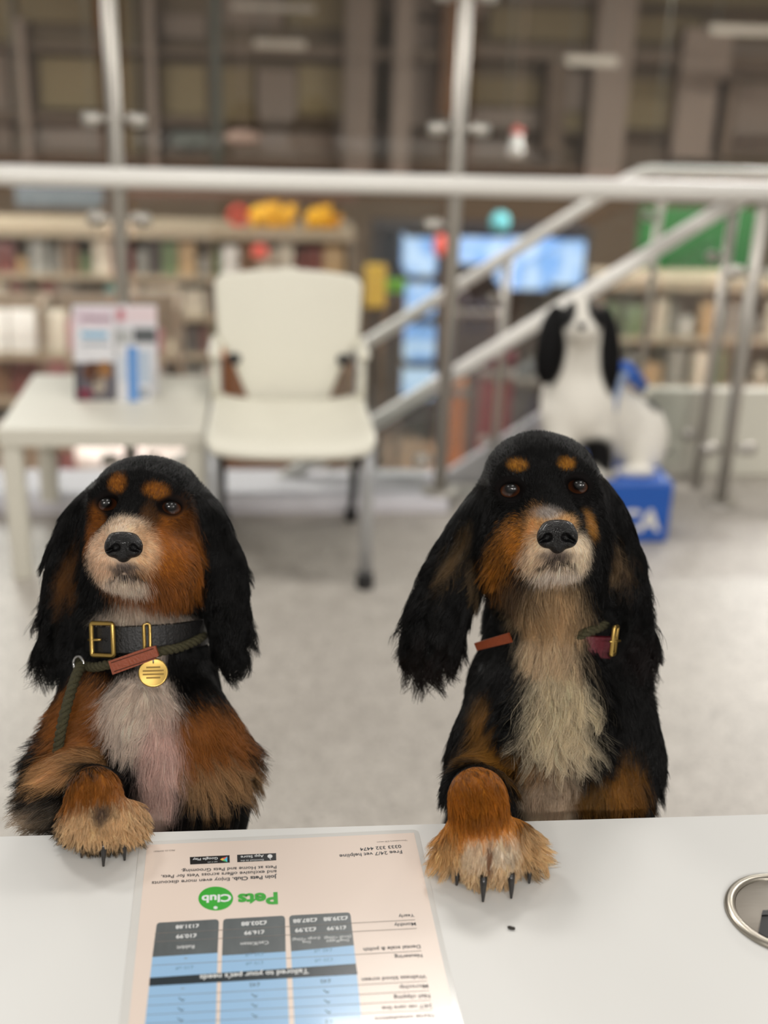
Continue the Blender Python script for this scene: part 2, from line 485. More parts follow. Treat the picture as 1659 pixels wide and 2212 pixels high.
# cable grommet let into the desk
GC = np.array([.389, .694, DZ])
g = empty('cable_grommet', tuple(GC)); tag(g, 'round brushed metal cable grommet in the desk at the right edge', 'grommet')
NICK = mat('brushed_nickel', s2l(176, 170, 158), .3, .9, var=.08, scale=60)
b = MB(); b.lathe([(.0372, .0004), (.0372, .0020), (.0385, .0034), (.0425, .0034), (.0445, .0022), (.0452, .0002)], GC, 64); b.build('rim', NICK, g)
b = MB(); b.lathe([(0.0, .0016), (.0366, .0016), (.0370, .0010)], GC, 64); b.build('lid', mat('brushed_nickel_lid', s2l(150, 143, 133), .5, .25, var=.1, scale=60, stretch=(1, 14, 1)), g)
b = MB(); b.prism([(-.0177, .0014), (-.0296, -.0208)] + [(.0362 * cos(radians(t)), .0362 * sin(radians(t))) for t in range(216, 300, 7)] + [(.012, .0014)], (0, 0, 1), .0008, GC + [0, 0, .0016]); sl_ = b.build('cable_slot', mat('slot_black', (.004, .004, .005), .3, var=.1), g)
b = MB(); b.prism([(-.0177, .0014), (.012, .0014), (.0105, -.0035), (-.0203, -.0035)][::-1], (0, 0, 1), .0016, GC + [0, 0, .0018]); b.build('slot_lip', DARKP, g)
# crumb
cr = MB(); c0 = atz(1103, 2007, DZ)
cr.ellip(c0 + [0, 0, .0012], (.0026, .0014, .0013), 10, 6, Matrix.Rotation(radians(-25), 3, 'Z')); cr.ellip(c0 + [.0016, -.0004, .001], (.0018, .0015, .0011), 10, 6)
tag(cr.build('crumb', mat('dark_crumb', s2l(44, 40, 34), .7, var=.3, scale=900)), 'tiny dark crumb on the bare white desk', 'crumb')

# ================================================================== the shop hall behind and below
SF = -2.6
def planks():
    m = bpy.data.materials.new('shop_floor_wood'); m.use_nodes = True
    nt = m.node_tree; N, L = nt.nodes, nt.links; b = N['Principled BSDF']
    tc = N.new('ShaderNodeTexCoord'); br = N.new('ShaderNodeTexBrick')
    br.inputs['Color1'].default_value = (*s2l(190, 150, 118), 1); br.inputs['Color2'].default_value = (*s2l(168, 132, 106), 1); br.inputs['Mortar'].default_value = (*s2l(120, 96, 78), 1)
    br.inputs['Scale'].default_value = 1.5; br.inputs['Mortar Size'].default_value = .006; br.inputs['Brick Width'].default_value = 1.4; br.inputs['Row Height'].default_value = .2
    L.new(tc.outputs['Object'], br.inputs['Vector']); L.new(br.outputs[0], b.inputs['Base Color']); b.inputs['Roughness'].default_value = .8
    return m
b = MB(); b.box((-9, 4.0, SF - .2), (14, 18, SF)); struct(b.build('floor_shop', planks()), 'wood-look floor of the shop below')
WY = 15.0
TONES = {'khaki': (120, 104, 76), 'khaki2': (130, 114, 84), 'taupe': (126, 110, 98), 'taupe2': (138, 122, 110), 'dark': (106, 90, 76), 'dark2': (98, 82, 68), 'rust': (110, 78, 52), 'steel': (112, 112, 106), 'brown': (104, 88, 70)}
TM = {k_: mat('wall_' + k_, s2l(*v_), .75, var=.07, scale=3) for k_, v_ in TONES.items()}
b = MB(); b.box((-9, WY + .3, SF), (14, WY + .5, 5.5)); wb = struct(b.build('wall_back', TM['brown']), 'high brown clad wall at the far end of the shop hall')
def pbox(x0, y0, x1, y1, Y, th, m, name, parent=None, proud=0.0):
    a = aty(x0, y0, Y); c = aty(x1, y1, Y)
    return MB().box((a[0], Y - proud, a[2]), (c[0], Y + th, c[2])).build(name, m, parent)
PAN = [  # cladding panels and bays of the far wall
    (-60, -30, 30, 90, 'khaki'), (36, -30, 205, 52, 'khaki'), (-60, 96, 30, 340, 'taupe'), (85, 122, 215, 236, 'khaki2'), (48, 250, 225, 345, 'taupe'), (255, -30, 305, 350, 'khaki'),
    (345, 30, 445, 85, 'taupe'), (345, 140, 445, 250, 'khaki2'), (352, 318, 448, 352, 'taupe2'), (480, -30, 610, 60, 'taupe'), (620, -30, 820, 65, 'khaki'), (480, 145, 545, 262, 'khaki'), (555, 150, 640, 262, 'taupe'),
    (645, 140, 770, 250, 'khaki2'), (500, 282, 750, 365, 'taupe'), (775, 270, 860, 372, 'taupe'), (885, 45, 962, 278, 'taupe2'), (885, 282, 962, 380, 'dark'), (1060, 15, 1308, 92, 'khaki'), (1020, 168, 1190, 230, 'khaki'), (1020, 236, 1190, 288, 'taupe2'),
    (1010, 300, 1205, 385, 'taupe'), (1215, 155, 1305, 240, 'taupe2'), (1220, 242, 1300, 300, 'khaki2'), (1345, 30, 1510, 92, 'khaki'), (1335, 172, 1482, 280, 'khaki2'), (1340, 290, 1480, 380, 'dark'), (1560, 90, 1760, 170, 'taupe'), (1570, 180, 1760, 330, 'taupe2'),
    (1100, -60, 1310, 8, 'taupe'), (1320, -60, 1700, 20, 'khaki'), (820, -60, 1050, 38, 'taupe')]
for q in PAN: pbox(q[0], q[1], q[2], q[3], WY + .2, .12, TM[q[4]], 'wall_panel', wb)
BEAM = [(-80, 92, 460, 122, 'dark'), (470, 92, 990, 135, 'dark'), (-80, 240, 450, 272, 'dark2'), (1020, 96, 1740, 150, 'dark'), (480, 262, 990, 280, 'dark'), (1000, 285, 1740, 300, 'dark2'), (-80, 345, 1740, 372, 'dark2'), (1310, 8, 1740, 28, 'dark')]
for q in BEAM: pbox(q[0], q[1], q[2], q[3], WY, .18, TM[q[4]], 'steel_beam', wb)
COLS = [(310, -60, 342, 380, 'taupe2'), (30, 40, 70, 350, 'taupe2'), (205, -60, 228, 60, 'rust'), (750, -60, 800, 380, 'taupe'), (858, -60, 882, 380, 'taupe2'), (962, -10, 988, 250, 'rust'), (1190, 130, 1214, 330, 'dark2'), (1306, -60, 1338, 400, 'taupe2'), (1484, 60, 1550, 345, 'taupe2'), (1555, 170, 1575, 340, 'dark')]
for q in COLS: pbox(q[0], q[1], q[2], q[3], WY - .15, .3, TM[q[4]], 'steel_column', wb)
r_ = random.Random(4)                            # the wall goes on to both sides in the same bays
for x_ in [-8.6 + 1.2 * i for i in range(4)] + [8.0 + 1.2 * i for i in range(5)]:
    for (z0_, z1_) in ((-2.4, -1.0), (-.9, .3), (.5, 1.3), (1.5, 2.6), (2.8, 4.2)):
        MB().box((x_ + .06, WY + .2, z0_), (x_ + 1.05, WY + .32, z1_)).build('wall_panel', TM[r_.choice(['khaki', 'khaki2', 'taupe', 'taupe2', 'brown'])], wb)
    MB().box((x_ + 1.08, WY - .15, SF), (x_ + 1.26, WY + .15, 5.4)).build('steel_column', TM['taupe2'], wb)
b = MB()
a = aty(463, -40, 12.0); c = aty(463, 358, 12.0)
b.box((a[0] - .04, 12.0, c[2]), (a[0] + .04, 12.08, a[2] + 2)); tag(b.build('dark_pole', mat('dark_green_steel', s2l(52, 54, 46), .6, var=.1)), 'thin dark upright pole above the left half of the handrail', 'pole')
pbox(372, 285, 452, 318, WY - .02, .2, mat('wall_duct', s2l(84, 88, 78), .6), 'duct_panel', wb)

# hanging strip lamps, dome sensor, beacon
LAMPM = mat('lamp_body_grey', s2l(160, 150, 138), .5, var=.05)
LY = 13.2
for (x0, y0, x1, y1, lb) in ((500, 6, 680, 28, 'pale strip lamp hanging at the top left of the far wall'), (548, 84, 660, 108, 'short dim strip lamp below the top left one'), (1218, 118, 1330, 144, 'pale strip lamp hanging right of the tall middle post'), (1530, 52, 1700, 80, 'long pale strip lamp hanging at the far upper right')):
    LY = 12.6 if y0 == 84 else 13.2
    a = aty(x0, y0, LY); c = aty(x1, y1, LY)
    o = empty('strip_lamp', ((a[0] + c[0]) / 2, LY, c[2])); tag(o, lb, 'lamp', 'hanging strip lamps')
    b = MB(); b.box((a[0], LY - .1, c[2]), (c[0], LY + .1, a[2]), .01); b.build('lamp_housing', LAMPM, o)
    for xx in (a[0] + .1, c[0] - .1):
        b = MB(); b.tube([(xx, LY, a[2]), (xx, LY, 5.2)], .008, 6); b.build('suspension_wire', TM['steel'], o)
def blob(px, py, Y, rpx, rpy, m, name, label, cat, group=None):
    c = aty(px, py, Y); s_ = Y / cos(PITCH) / FPX * .95
    b = MB(); b.ellip((0, 0, 0), (rpx * s_, rpx * s_, rpy * s_), 14, 10)
    o = b.build(name, m); o.location = tuple(c)
    return tag(o, label, cat, group)
bc = aty(1115, 312, 10.5)
be = empty('beacon', tuple(bc)); tag(be, 'small white beacon with a red cap in front of the far wall', 'beacon')
s_ = 10.5 / FPX
b = MB(); b.lathe([(0, -26 * s_), (16 * s_, -24 * s_), (17 * s_, -4 * s_), (12 * s_, 0), (12 * s_, 20 * s_)], bc, 16); b.build('body', mat('beacon_white', s2l(196, 194, 190), .4), be)
b = MB(); b.lathe([(12 * s_, 20 * s_), (13 * s_, 30 * s_), (0, 38 * s_)], bc, 16); b.build('cap', mat('beacon_red', s2l(190, 90, 80), .4), be)
b = MB(); b.box((bc[0] - .004, 10.5, bc[2] + .03), (bc[0] + .004, 10.508, 5.0)); b.build('drop_rod', TM['taupe2'], be)
blob(525, 297, 12.5, 36, 14, mat('sensor_pink', s2l(178, 150, 136), .5), 'ceiling_speaker', 'long pinkish speaker pod left of the middle of the far wall', 'speaker')
b = MB(); p_ = aty(525, 297, 12.5); b.tube([p_ + [0, 0, .05], (p_[0], p_[1], 5.0)], .01, 6); b.build('hanger', TM['taupe2'], bpy.data.objects['ceiling_speaker'])

# ---- gondola shelving ---------------------------------------------------------------
SHM = mat('shelf_beige', s2l(158, 143, 122), .55, var=.05, scale=5)
SHB = mat('shelf_back', s2l(134, 118, 102), .7, var=.08, scale=4)
def gondola(label, x0, x1, Y, ztop, depth, levels, fascia=None):
    o = empty('shelving_unit', ((x0 + x1) / 2, Y, SF)); tag(o, label, 'shelving')
    b = MB(); b.box((x0, Y + depth - .03, SF), (x1, Y + depth, ztop)); b.build('back_panel', SHB, o)
    n = max(2, int(round((x1 - x0) / 1.2)) + 1)
    for i in range(n):
        x = x0 + (x1 - x0 - .04) * i / (n - 1)
        b = MB(); b.box((x, Y + .02, SF), (x + .04, Y + depth, ztop)); b.build('upright', SHB, o)
    zs = [SF + .12 + (ztop - SF - .12) * i / levels for i in range(levels)]
    for z in zs:
        b = MB(); b.box((x0, Y, z - .03), (x1, Y + depth - .03, z)); s1 = b.build('shelf', SHM, o)
        c = MB(); c.box((x0, Y - .012, z - .045), (x1, Y, z + .012)); c.build('price_strip', SHM, s1)
    if fascia: b = MB(); b.box((x0, Y - .02, ztop - .02), (x1, Y + depth, ztop + .08)); b.build('top_board', fascia, o)
    return zs
PC = {'cream': (206, 196, 178), 'white': (226, 222, 216), 'brown': (118, 88, 66), 'maroon': (112, 60, 56), 'green': (104, 120, 84), 'teal': (110, 158, 152), 'pink': (196, 140, 148), 'lilac': (150, 142, 170), 'tan': (176, 146, 108), 'dark': (74, 66, 64), 'orange': (196, 130, 84), 'grey': (150, 148, 142)}
PM = {k_: mat('pack_' + k_, s2l(*v_), .5, var=.22, scale=9) for k_, v_ in PC.items()}
def proto(kind):
    b = MB()
    if kind == 'box': b.box((-.5, -.5, 0), (.5, .5, 1), .04)
    elif kind == 'tin': b.lathe([(.40, 0), (.5, .02), (.5, .93), (.44, .97), (.42, 1.0)], (0, 0, 0), 12)
    elif kind == 'bottle': b.lathe([(.42, 0), (.5, .04), (.5, .60), (.24, .78), (.20, .82), (.22, .84), (.22, 1.0)], (0, 0, 0), 12)
    else:
        vs = []; 
        for (z, w, d) in ((0, .44, .5), (.06, .5, .5), (.5, .5, .44), (.86, .48, .2), (1, .5, .04)):
            vs += [(-w, -d, z), (w, -d, z), (w, d, z), (-w, d, z)]
        fs = [(3, 2, 1, 0), (16, 17, 18, 19)]
        for i in range(4):
            for k_ in range(4): fs.append((4 * i + k_, 4 * i + (k_ + 1) % 4, 4 * i + 4 + (k_ + 1) % 4, 4 * i + 4 + k_))
        b.add(vs, fs)
    me = b.build(kind, PM['cream']); m_ = me.data; bpy.data.objects.remove(me)
    return m_
PROT = {k_: proto(k_) for k_ in ('box', 'tin', 'bottle', 'pouch')}
ORD = ['lowest', 'second', 'third', 'fourth', 'fifth', 'topmost']
NTH = ['first', 'second', 'third', 'fourth', 'fifth', 'sixth', 'seventh', 'eighth', 'ninth', 'tenth', 'eleventh', 'twelfth', 'thirteenth', 'fourteenth', 'fifteenth', 'sixteenth', 'seventeenth', 'eighteenth', 'nineteenth', 'twentieth']
def stock(zs, x0, x1, Y, where, group, pal, gap, hmax, rs, skip=()):
    r = random.Random(rs)
    for li, z in enumerate(zs):
        if li in skip: continue
        x = x0 + .08; cnt = {}
        while x < x1 - .15:
            kd = r.choice(['box', 'box', 'pouch', 'pouch', 'tin', 'bottle'])
            w = {'box': r.uniform(.10, .22), 'pouch': r.uniform(.12, .20), 'tin': r.uniform(.09, .13), 'bottle': .085}[kd]
            h = {'box': r.uniform(.45, 1) * .40, 'pouch': r.uniform(.28, .42), 'tin': r.uniform(.14, .24), 'bottle': r.uniform(.24, .36)}[kd]
            h = min(h, hmax); c = r.choice(pal)
            o = bpy.data.objects.new({'box': 'carton', 'pouch': 'pouch', 'tin': 'tin', 'bottle': 'bottle'}[kd], PROT[kd]); COL.objects.link(o)
            o.location = (x + w / 2, Y + .05 + w * .3, z); o.scale = (w, min(w * .6, .2), h)
            o.material_slots[0].link = 'OBJECT'; o.material_slots[0].material = PM[c]
            lvl = ORD[li] if li < len(zs) - 1 else 'topmost'
            wd = {'box': 'carton', 'pouch': 'pouch', 'tin': 'tin', 'bottle': 'bottle'}[kd]; cnt[wd] = cnt.get(wd, 0) + 1
            tag(o, '%s %s, %s %s from the left on the %s shelf of the %s' % (c, wd, NTH[cnt[wd] - 1], wd, lvl, where), wd, group)
            x += w + r.uniform(*gap)
z1 = gondola('long beige shelving across the left half of the shop below', -3.1, .80, 11.0, -.30, .5, 6, SHM)
stock(z1, -2.6, .78, 11.0, 'long shelving', 'packs on the long beige shelving', ['cream', 'brown', 'maroon', 'tan', 'grey', 'green', 'teal', 'cream', 'white', 'dark', 'brown', 'cream'], (.0, .03), .32, 3, (0,))
z2 = gondola('lower shelving standing nearer at the far left of the shop', -2.6, -.62, 8.6, -.42, .5, 6)
stock(z2, -2.1, -.62, 8.6, 'nearer shelving', 'packs on the nearer left shelving', ['white', 'cream', 'lilac', 'pink', 'brown', 'white', 'green', 'maroon', 'tan'], (.0, .03), .30, 5, (0,))
z3 = gondola('pale green-grey shelving behind the spaniel statue at the right', 3.02, 5.6, 10.6, -.62, .5, 4, SHM)
stock(z3, 3.02, 5.2, 10.6, 'right shelving', 'packs on the pale right shelving', ['cream', 'grey', 'white', 'green', 'grey', 'cream', 'tan'], (.03, .1), .34, 9, (0,))
# things on top of the long shelving
ztop = -.30 + .08
PL = {'red': mat('toy_red', s2l(206, 80, 66), .6), 'yellow': mat('toy_yellow', s2l(222, 164, 34), .65)}
def toy(px, w, h, m, name, label, cat, shape):
    c = aty(px, 500, 11.1); b = MB()
    if shape == 'ring': b.tube([(0, 0, 0)] + [], .01) if False else b.tube([(w * cos(t), 0, w + w * .3 + w * sin(t)) for t in np.linspace(0, 2 * pi, 25)[:-1]], w * .38, 10, closed=True)
    else:
        b.ellip((0, 0, h * .45), (w, w * .7, h * .45), 14, 10); b.ellip((w * .75, -.02, h * .7), (w * .5, w * .45, h * .3), 12, 8)
        for sx in (-.6, .6):
            b.ellip((w * sx, -w * .5, h * .12), (w * .25, w * .4, h * .12), 10, 6); b.ellip((w * (.75 + sx * .5), -.02, h * .98), (w * .14, w * .1, h * .12), 8, 6)
    o = b.build(name, m); o.location = (c[0], 11.12, ztop); return tag(o, label, cat)
toy(515, .07, .2, PL['red'], 'ring_toy', 'red ring toy on top of the long shelving', 'toy', 'ring')
toy(568, .13, .22, PL['yellow'], 'plush_toy', 'yellow plush toy right beside the red ring on top of the shelving', 'toy', 'plush')
toy(612, .10, .20, PL['yellow'], 'plush_toy', 'second yellow plush toy from the red ring on the shelving top', 'toy', 'plush')
toy(684, .11, .20, PL['yellow'], 'plush_toy', 'yellow plush toy standing alone farthest right on the shelving top', 'toy', 'plush')
o = toy(712, .09, .12, mat('toy_amber', s2l(196, 134, 20), .65), 'plush_toy', 'small amber plush toy drooping at the right end of the shelving top', 'toy', 'plush')
blob(562, 545, 10.9, 18, 16, PL['red'], 'hanging_ball', 'red ball hanging under the top board of the long shelving', 'ball')
# panels and signs about the hall
def sign(px0, py0, px1, py1, Y, c, name, label, cat, th=.05, ground=None):
    a = aty(px0, py0, Y); d = aty(px1, py1, Y)
    o = empty(name, ((a[0] + d[0]) / 2, Y, d[2])); tag(o, label, cat)
    m = mat('paint_%d_%d_%d' % c, s2l(*c), .5, var=.06, scale=4)
    b = MB(); b.box((a[0], Y, d[2]), (d[0], Y + th, a[2]), .008); b.build('panel', m, o)
    b = MB()
    if ground: b.box((a[0], Y + th, ground), (a[0] + .05, Y + th + .05, a[2])); b.box((d[0] - .05, Y + th, ground), (d[0], Y + th + .05, a[2])); b.build('support', TM['dark2'], o)
    else:
        for xx in (a[0] + .08, d[0] - .08): b.tube([(xx, Y + th / 2, a[2]), (xx, Y + th / 2, 5.2)], .006, 6)
        b.build('hanger', TM['steel'], o)
    return o
sign(30, 396, 225, 450, 12.5, (112, 118, 122), 'hanging_board', 'blue-grey board hanging under the handrail at far left', 'board')
sign(280, 410, 770, 440, 13.5, (112, 86, 72), 'hanging_board', 'long reddish brown board hanging behind the toys', 'board')
sign(1385, 448, 1645, 596, 11.6, (40, 96, 48), 'hanging_board', 'large green board hanging at the right above pale shelving', 'board')
sign(790, 572, 832, 665, 10.4, (206, 170, 66), 'display_board', 'narrow yellow board standing right of the white chair', 'board', ground=SF)
sign(834, 604, 876, 632, 10.9, (92, 152, 40), 'display_board', 'small bright green board beside the yellow one', 'board', ground=SF)
sign(814, 640, 874, 700, 11.2, (52, 46, 44), 'display_board', 'dark board left of the blue fish tanks', 'board', ground=SF)
TE = blob(1080, 480, 11.4, 22, 22, mat('teal_sign_paint', s2l(110, 196, 204), .5), 'hanging_ball', 'round teal sign hanging above the blue fish tanks', 'sign')  # sign in its own even teal
b = MB(); p_ = aty(1080, 480, 11.4); b.tube([p_ + [0, 0, .08], (p_[0], p_[1], 5.0)], .006, 6); b.build('hanger', TM['steel'], TE)
# fish tanks
def tank_mat(i):
    m = bpy.data.materials.new('lit_water'); m.use_nodes = True
    nt = m.node_tree; N, L = nt.nodes, nt.links; b = N['Principled BSDF']
    tc = N.new('ShaderNodeTexCoord'); nz = N.new('ShaderNodeTexNoise'); nz.inputs['Scale'].default_value = 4.0; nz.inputs['Detail'].default_value = 1
    L.new(tc.outputs['Object'], nz.inputs['Vector']); cr = N.new('ShaderNodeValToRGB')
    cr.color_ramp.elements[0].position = .4; cr.color_ramp.elements[0].color = (*s2l(132, 176, 232), 1)
    cr.color_ramp.elements[1].position = .6; cr.color_ramp.elements[1].color = (*s2l(204, 226, 248), 1)
    L.new(nz.outputs[0], cr.inputs[0]); L.new(cr.outputs[0], b.inputs['Emission Color']); b.inputs['Emission Strength'].default_value = 1.05
    b.inputs['Base Color'].default_value = (.05, .1, .2, 1); b.inputs['Roughness'].default_value = .1
    return m
WATER = tank_mat(0)
TF = mat('tank_frame_black', s2l(58, 56, 58), .6, var=.1)
tr = empty('tank_rack', (2.2, 12.2, SF)); tag(tr, 'dark rack carrying the lit blue fish tanks', 'rack')
a = aty(812, 492, 12.0); c = aty(1285, 506, 12.0)
b = MB(); b.box((a[0], 11.98, c[2]), (c[0], 12.6, a[2])); b.build('canopy', TF, tr)
for xp in (a[0] + .0, aty(943, 600, 12)[0], c[0] - .10):
    b = MB(); b.box((xp, 12.06, SF), (xp + .08, 12.6, c[2])); b.build('upright', TF, tr)
b = MB(); b.box((a[0], 12.55, SF), (c[0], 12.6, c[2])); b.build('back_panel', mat('rack_back', s2l(96, 88, 82), .7), tr)
TK = [(880, 507, 942, 600), (878, 606, 940, 690), (876, 696, 938, 785), (874, 790, 936, 868), (988, 506, 1088, 576), (1092, 506, 1186, 632), (1199, 512, 1258, 622)]
NM = ['topmost pale blue lit fish tank in the narrow left column', 'second fish tank from the top in the narrow left column', 'third fish tank from the top in the narrow left column', 'lowest fish tank in the narrow left column', 'shallow lit fish tank just right of the tall middle post', 'deep lit fish tank in the middle of the upper row', 'lit fish tank at the right end of the upper row']
for q, lb in zip(TK, NM):
    a = aty(q[0], q[1], 12.02); c = aty(q[2], q[3], 12.02)
    o = empty('fish_tank', ((a[0] + c[0]) / 2, 12.25, c[2])); tag(o, lb, 'fish tank', 'lit fish tanks')
    b = MB(); b.box((a[0], 12.02, c[2] + .02), (c[0], 12.5, a[2] - .02), .03); b.build('lit_water', WATER, o)
    b = MB(); b.box((a[0] - .008, 12.0, c[2]), (c[0] + .008, 12.52, c[2] + .02)); b.build('base', TF, o)
    b = MB(); b.box((a[0] - .008, 12.0, a[2] - .02), (c[0] + .008, 12.52, a[2])); b.build('lid', TF, o)
blob(951, 530, 11.5, 15, 24, mat('red_sign', s2l(226, 104, 92), .5), 'hanging_ball', 'red oval tag hanging at the left fish tank column', 'sign')
b = MB(); p_ = aty(951, 530, 11.5); b.tube([p_ + [0, 0, .08], (p_[0], p_[1], 5.0)], .006, 6); b.build('hanger', TM['steel'], bpy.data.objects['hanging_ball.002'])
# displays on the shop floor
def bin_(px0, px1, pyt, Y, c, name, label, cat, fill=None):
    a = aty(px0, pyt, Y); d = aty(px1, pyt, Y); w = d[0] - a[0]
    o = empty(name, ((a[0] + d[0]) / 2, Y, SF)); tag(o, label, cat)
    m = mat('disp_%d_%d_%d' % c, s2l(*c), .55, var=.1, scale=5)
    b = MB(); b.box((a[0], Y, SF), (d[0], Y + w * .7, a[2] - .10), .02); b.build('body', m, o)
    b = MB(); b.box((a[0] - .02, Y - .02, a[2] - .10), (d[0] + .02, Y + w * .7 + .02, a[2] - .05), .01); b.build('top', mat('disp_top', s2l(120, 112, 106), .5), o)
    if fill:
        r = random.Random(px0); mf = mat('fill_%d_%d_%d' % fill, s2l(*fill), .6, var=.15)
        for i in range(4):
            x = a[0] + w * (.14 + .24 * i); h = r.uniform(.05, .16)
            b = MB(); b.ellip((x, Y + w * .3, a[2] - .05 + h * .5), (w * .12, w * .16, h * .55), 10, 8); b.build('soft_item', mf, o)
    return o
bin_(990, 1090, 660, 9.6, (84, 80, 80), 'display_bin', 'dark grey display bin behind the lower stair handrail', 'display', (70, 62, 66))
bin_(1045, 1120, 790, 8.9, (120, 56, 62), 'display_bin', 'maroon display bin right of the tall middle post', 'display', (104, 48, 58))
bin_(1118, 1190, 805, 8.4, (66, 64, 68), 'display_bin', 'charcoal display bin behind the statue shoulder', 'display', (110, 112, 116))
bin_(975, 1010, 830, 9.3, (196, 128, 84), 'display_bin', 'small orange display bin beside the tall middle post', 'display', (206, 150, 110))
bin_(640, 760, 700, 9.8, (120, 104, 90), 'display_bin', 'brown display bin hidden behind the white chair back', 'display', (150, 120, 96))
def cabinet():
    Y = 6.6; a = aty(455, 770, Y); d = aty(622, 770, Y)
    o = empty('wooden_cabinet', ((a[0] + d[0]) / 2, Y, SF)); tag(o, 'reddish brown slatted wooden cabinet behind the white chair', 'cabinet')
    wd = mat('cabinet_wood', s2l(160, 106, 70), .5, var=.18, scale=6, stretch=(6, 1, .6))
    b = MB(); b.box((a[0], Y + .02, SF), (d[0], Y + .4, a[2])); b.build('carcass', wd, o)
    n = 8; w = (d[0] - a[0]) / n
    for i in range(n):
        b = MB(); b.box((a[0] + w * i + .003, Y, SF), (a[0] + w * (i + 1) - .003, Y + .02, a[2]), .003); b.build('slat', wd, o)
cabinet()
c = aty(292, 1012, 6.2)
o = empty('round_podium', (c[0], 6.5, SF)); tag(o, 'pale pink round podium seen beneath the side table', 'podium')
b = MB(); b.lathe([(.30, SF), (.30, c[2] - .08)], (c[0], 6.5, 0), 32); b.build('column', PM['pink'], o)
b = MB(); b.lathe([(.30, c[2] - .08), (.36, c[2] - .07), (.36, c[2] + .02), (.33, c[2] + .05), (0, c[2] + .06)], (c[0], 6.5, 0), 32); b.build('cushion', mat('pale_cushion', s2l(236, 218, 210), .8), o)

# ================================================================== laminated price sheet on the desk
def cpx(X, Y): return (250 + X * .45208, 1780 + Y * .45188)    # reading grid used to measure the sheet
def dpt(X, Y, h=0.0):
    p = atz(*cpx(X, Y), DZ); return np.array([p[0], p[1], DZ + h])
PAPER = mat('peach_paper', s2l(229, 213, 201), .22, var=.012, scale=12, coat=.35)
INK = mat('ink_dark', s2l(38, 40, 44), .4, var=.05)
INKG = mat('ink_grey', s2l(120, 112, 106), .4, var=.05)
NAVY = mat('ink_navy', s2l(22, 38, 46), .22, var=.08, coat=.35)
SLATE = mat('ink_slate', s2l(92, 98, 100), .22, var=.30, scale=90, coat=.35, stretch=(1, .35, 1))
BLUE = mat('ink_light_blue', s2l(150, 190, 226), .22, var=.03, coat=.35)
GREEN = mat('ink_green', s2l(48, 166, 44), .25, var=.14, scale=120, coat=.3)
BLACKB = mat('ink_badge_black', s2l(24, 24, 26), .25, var=.05, coat=.3)
PALE = mat('ink_pale', s2l(222, 224, 224), .35, var=.02)
MIDB = mat('ink_mid_blue', s2l(92, 128, 158), .35, var=.03)
LAM = mat('laminate_border', s2l(214, 213, 209), .12, var=.01, coat=.5)
tl, tr_, bl, br_ = dpt(150, 103), dpt(1425, 45), dpt(62, 956), dpt(1615, 956)   # paper corners as seen
ex_ = (tl - tr_); ex_ /= np.linalg.norm(ex_)            # reader's left-to-right
ez_ = np.array([0, 0, 1.0]); ey_ = np.cross(ez_, ex_)   # reader's bottom-to-top (towards the camera)
SW = np.linalg.norm(tl - tr_); SH = .297
sheet = empty('price_sheet', tuple(tr_)); tag(sheet, 'laminated peach price sheet with blue table lying on the desk', 'leaflet')
def rrect(x0, y0, x1, y1, r, n=6):
    P = []
    for cx, cy, a0 in ((x1 - r, y0 + r, -90), (x1 - r, y1 - r, 0), (x0 + r, y1 - r, 90), (x0 + r, y0 + r, 180)):
        P += [(cx + r * cos(radians(a0 + 90 * i / n)), cy + r * sin(radians(a0 + 90 * i / n))) for i in range(n + 1)]
    return P
b = MB(); b.prism(rrect(-.004, -.0045, SW + .006, SH + .006, .005), ez_, .0005, tr_, ex_, ey_); b.build('laminate_pouch', LAM, sheet)
b = MB(); b.prism([(0, 0), (SW, 0), (SW, SH), (0, SH)], ez_, .00015, tr_ + ez_ * .0005, ex_, ey_); b.build('paper', PAPER, sheet)
HP = .0007
def quad(name, pts, m, h=HP, th=.00008, parent=sheet):
    q = [dpt(*p) for p in pts]
    return MB().prism([((p - tr_) @ ex_, (p - tr_) @ ey_) for p in q], ez_, th, tr_ + ez_ * h, ex_, ey_).build(name, m, parent)
def txt(s, a, e, m=INK, bold=0.0, h=HP + .00012, parent=sheet, capw=None):
    """one line of print: a = baseline start, e = baseline end as measured on the reading grid"""
    cu = bpy.data.curves.new('t', 'FONT'); cu.body = s; cu.size = 1.0; cu.offset = bold; cu.resolution_u = 3
    o = bpy.data.objects.new('t', cu); COL.objects.link(o)
    bpy.context.view_layer.update()
    me = bpy.data.meshes.new_from_object(o.evaluated_get(bpy.context.evaluated_depsgraph_get()))
    bpy.data.objects.remove(o)
    v = np.empty(len(me.vertices) * 3); me.vertices.foreach_get('co', v); v = v.reshape(-1, 3)
    A, E = dpt(*a), dpt(*e); d = E - A; wd = np.linalg.norm(d); d /= wd; up = np.cross(ez_, d)
    x0, x1 = v[:, 0].min(), v[:, 0].max(); k = wd / (x1 - x0)
    ky = k if capw is None else capw
    P = A + np.outer((v[:, 0] - x0) * k, d) + np.outer(v[:, 1] * ky, up) + ez_ * h
    me.vertices.foreach_set('co', P.ravel()); me.materials.clear(); me.materials.append(m); me.update(); me.name = 'printed_text'
    o = bpy.data.objects.new('printed_text', me); COL.objects.link(o); attach(o, parent)
    return o
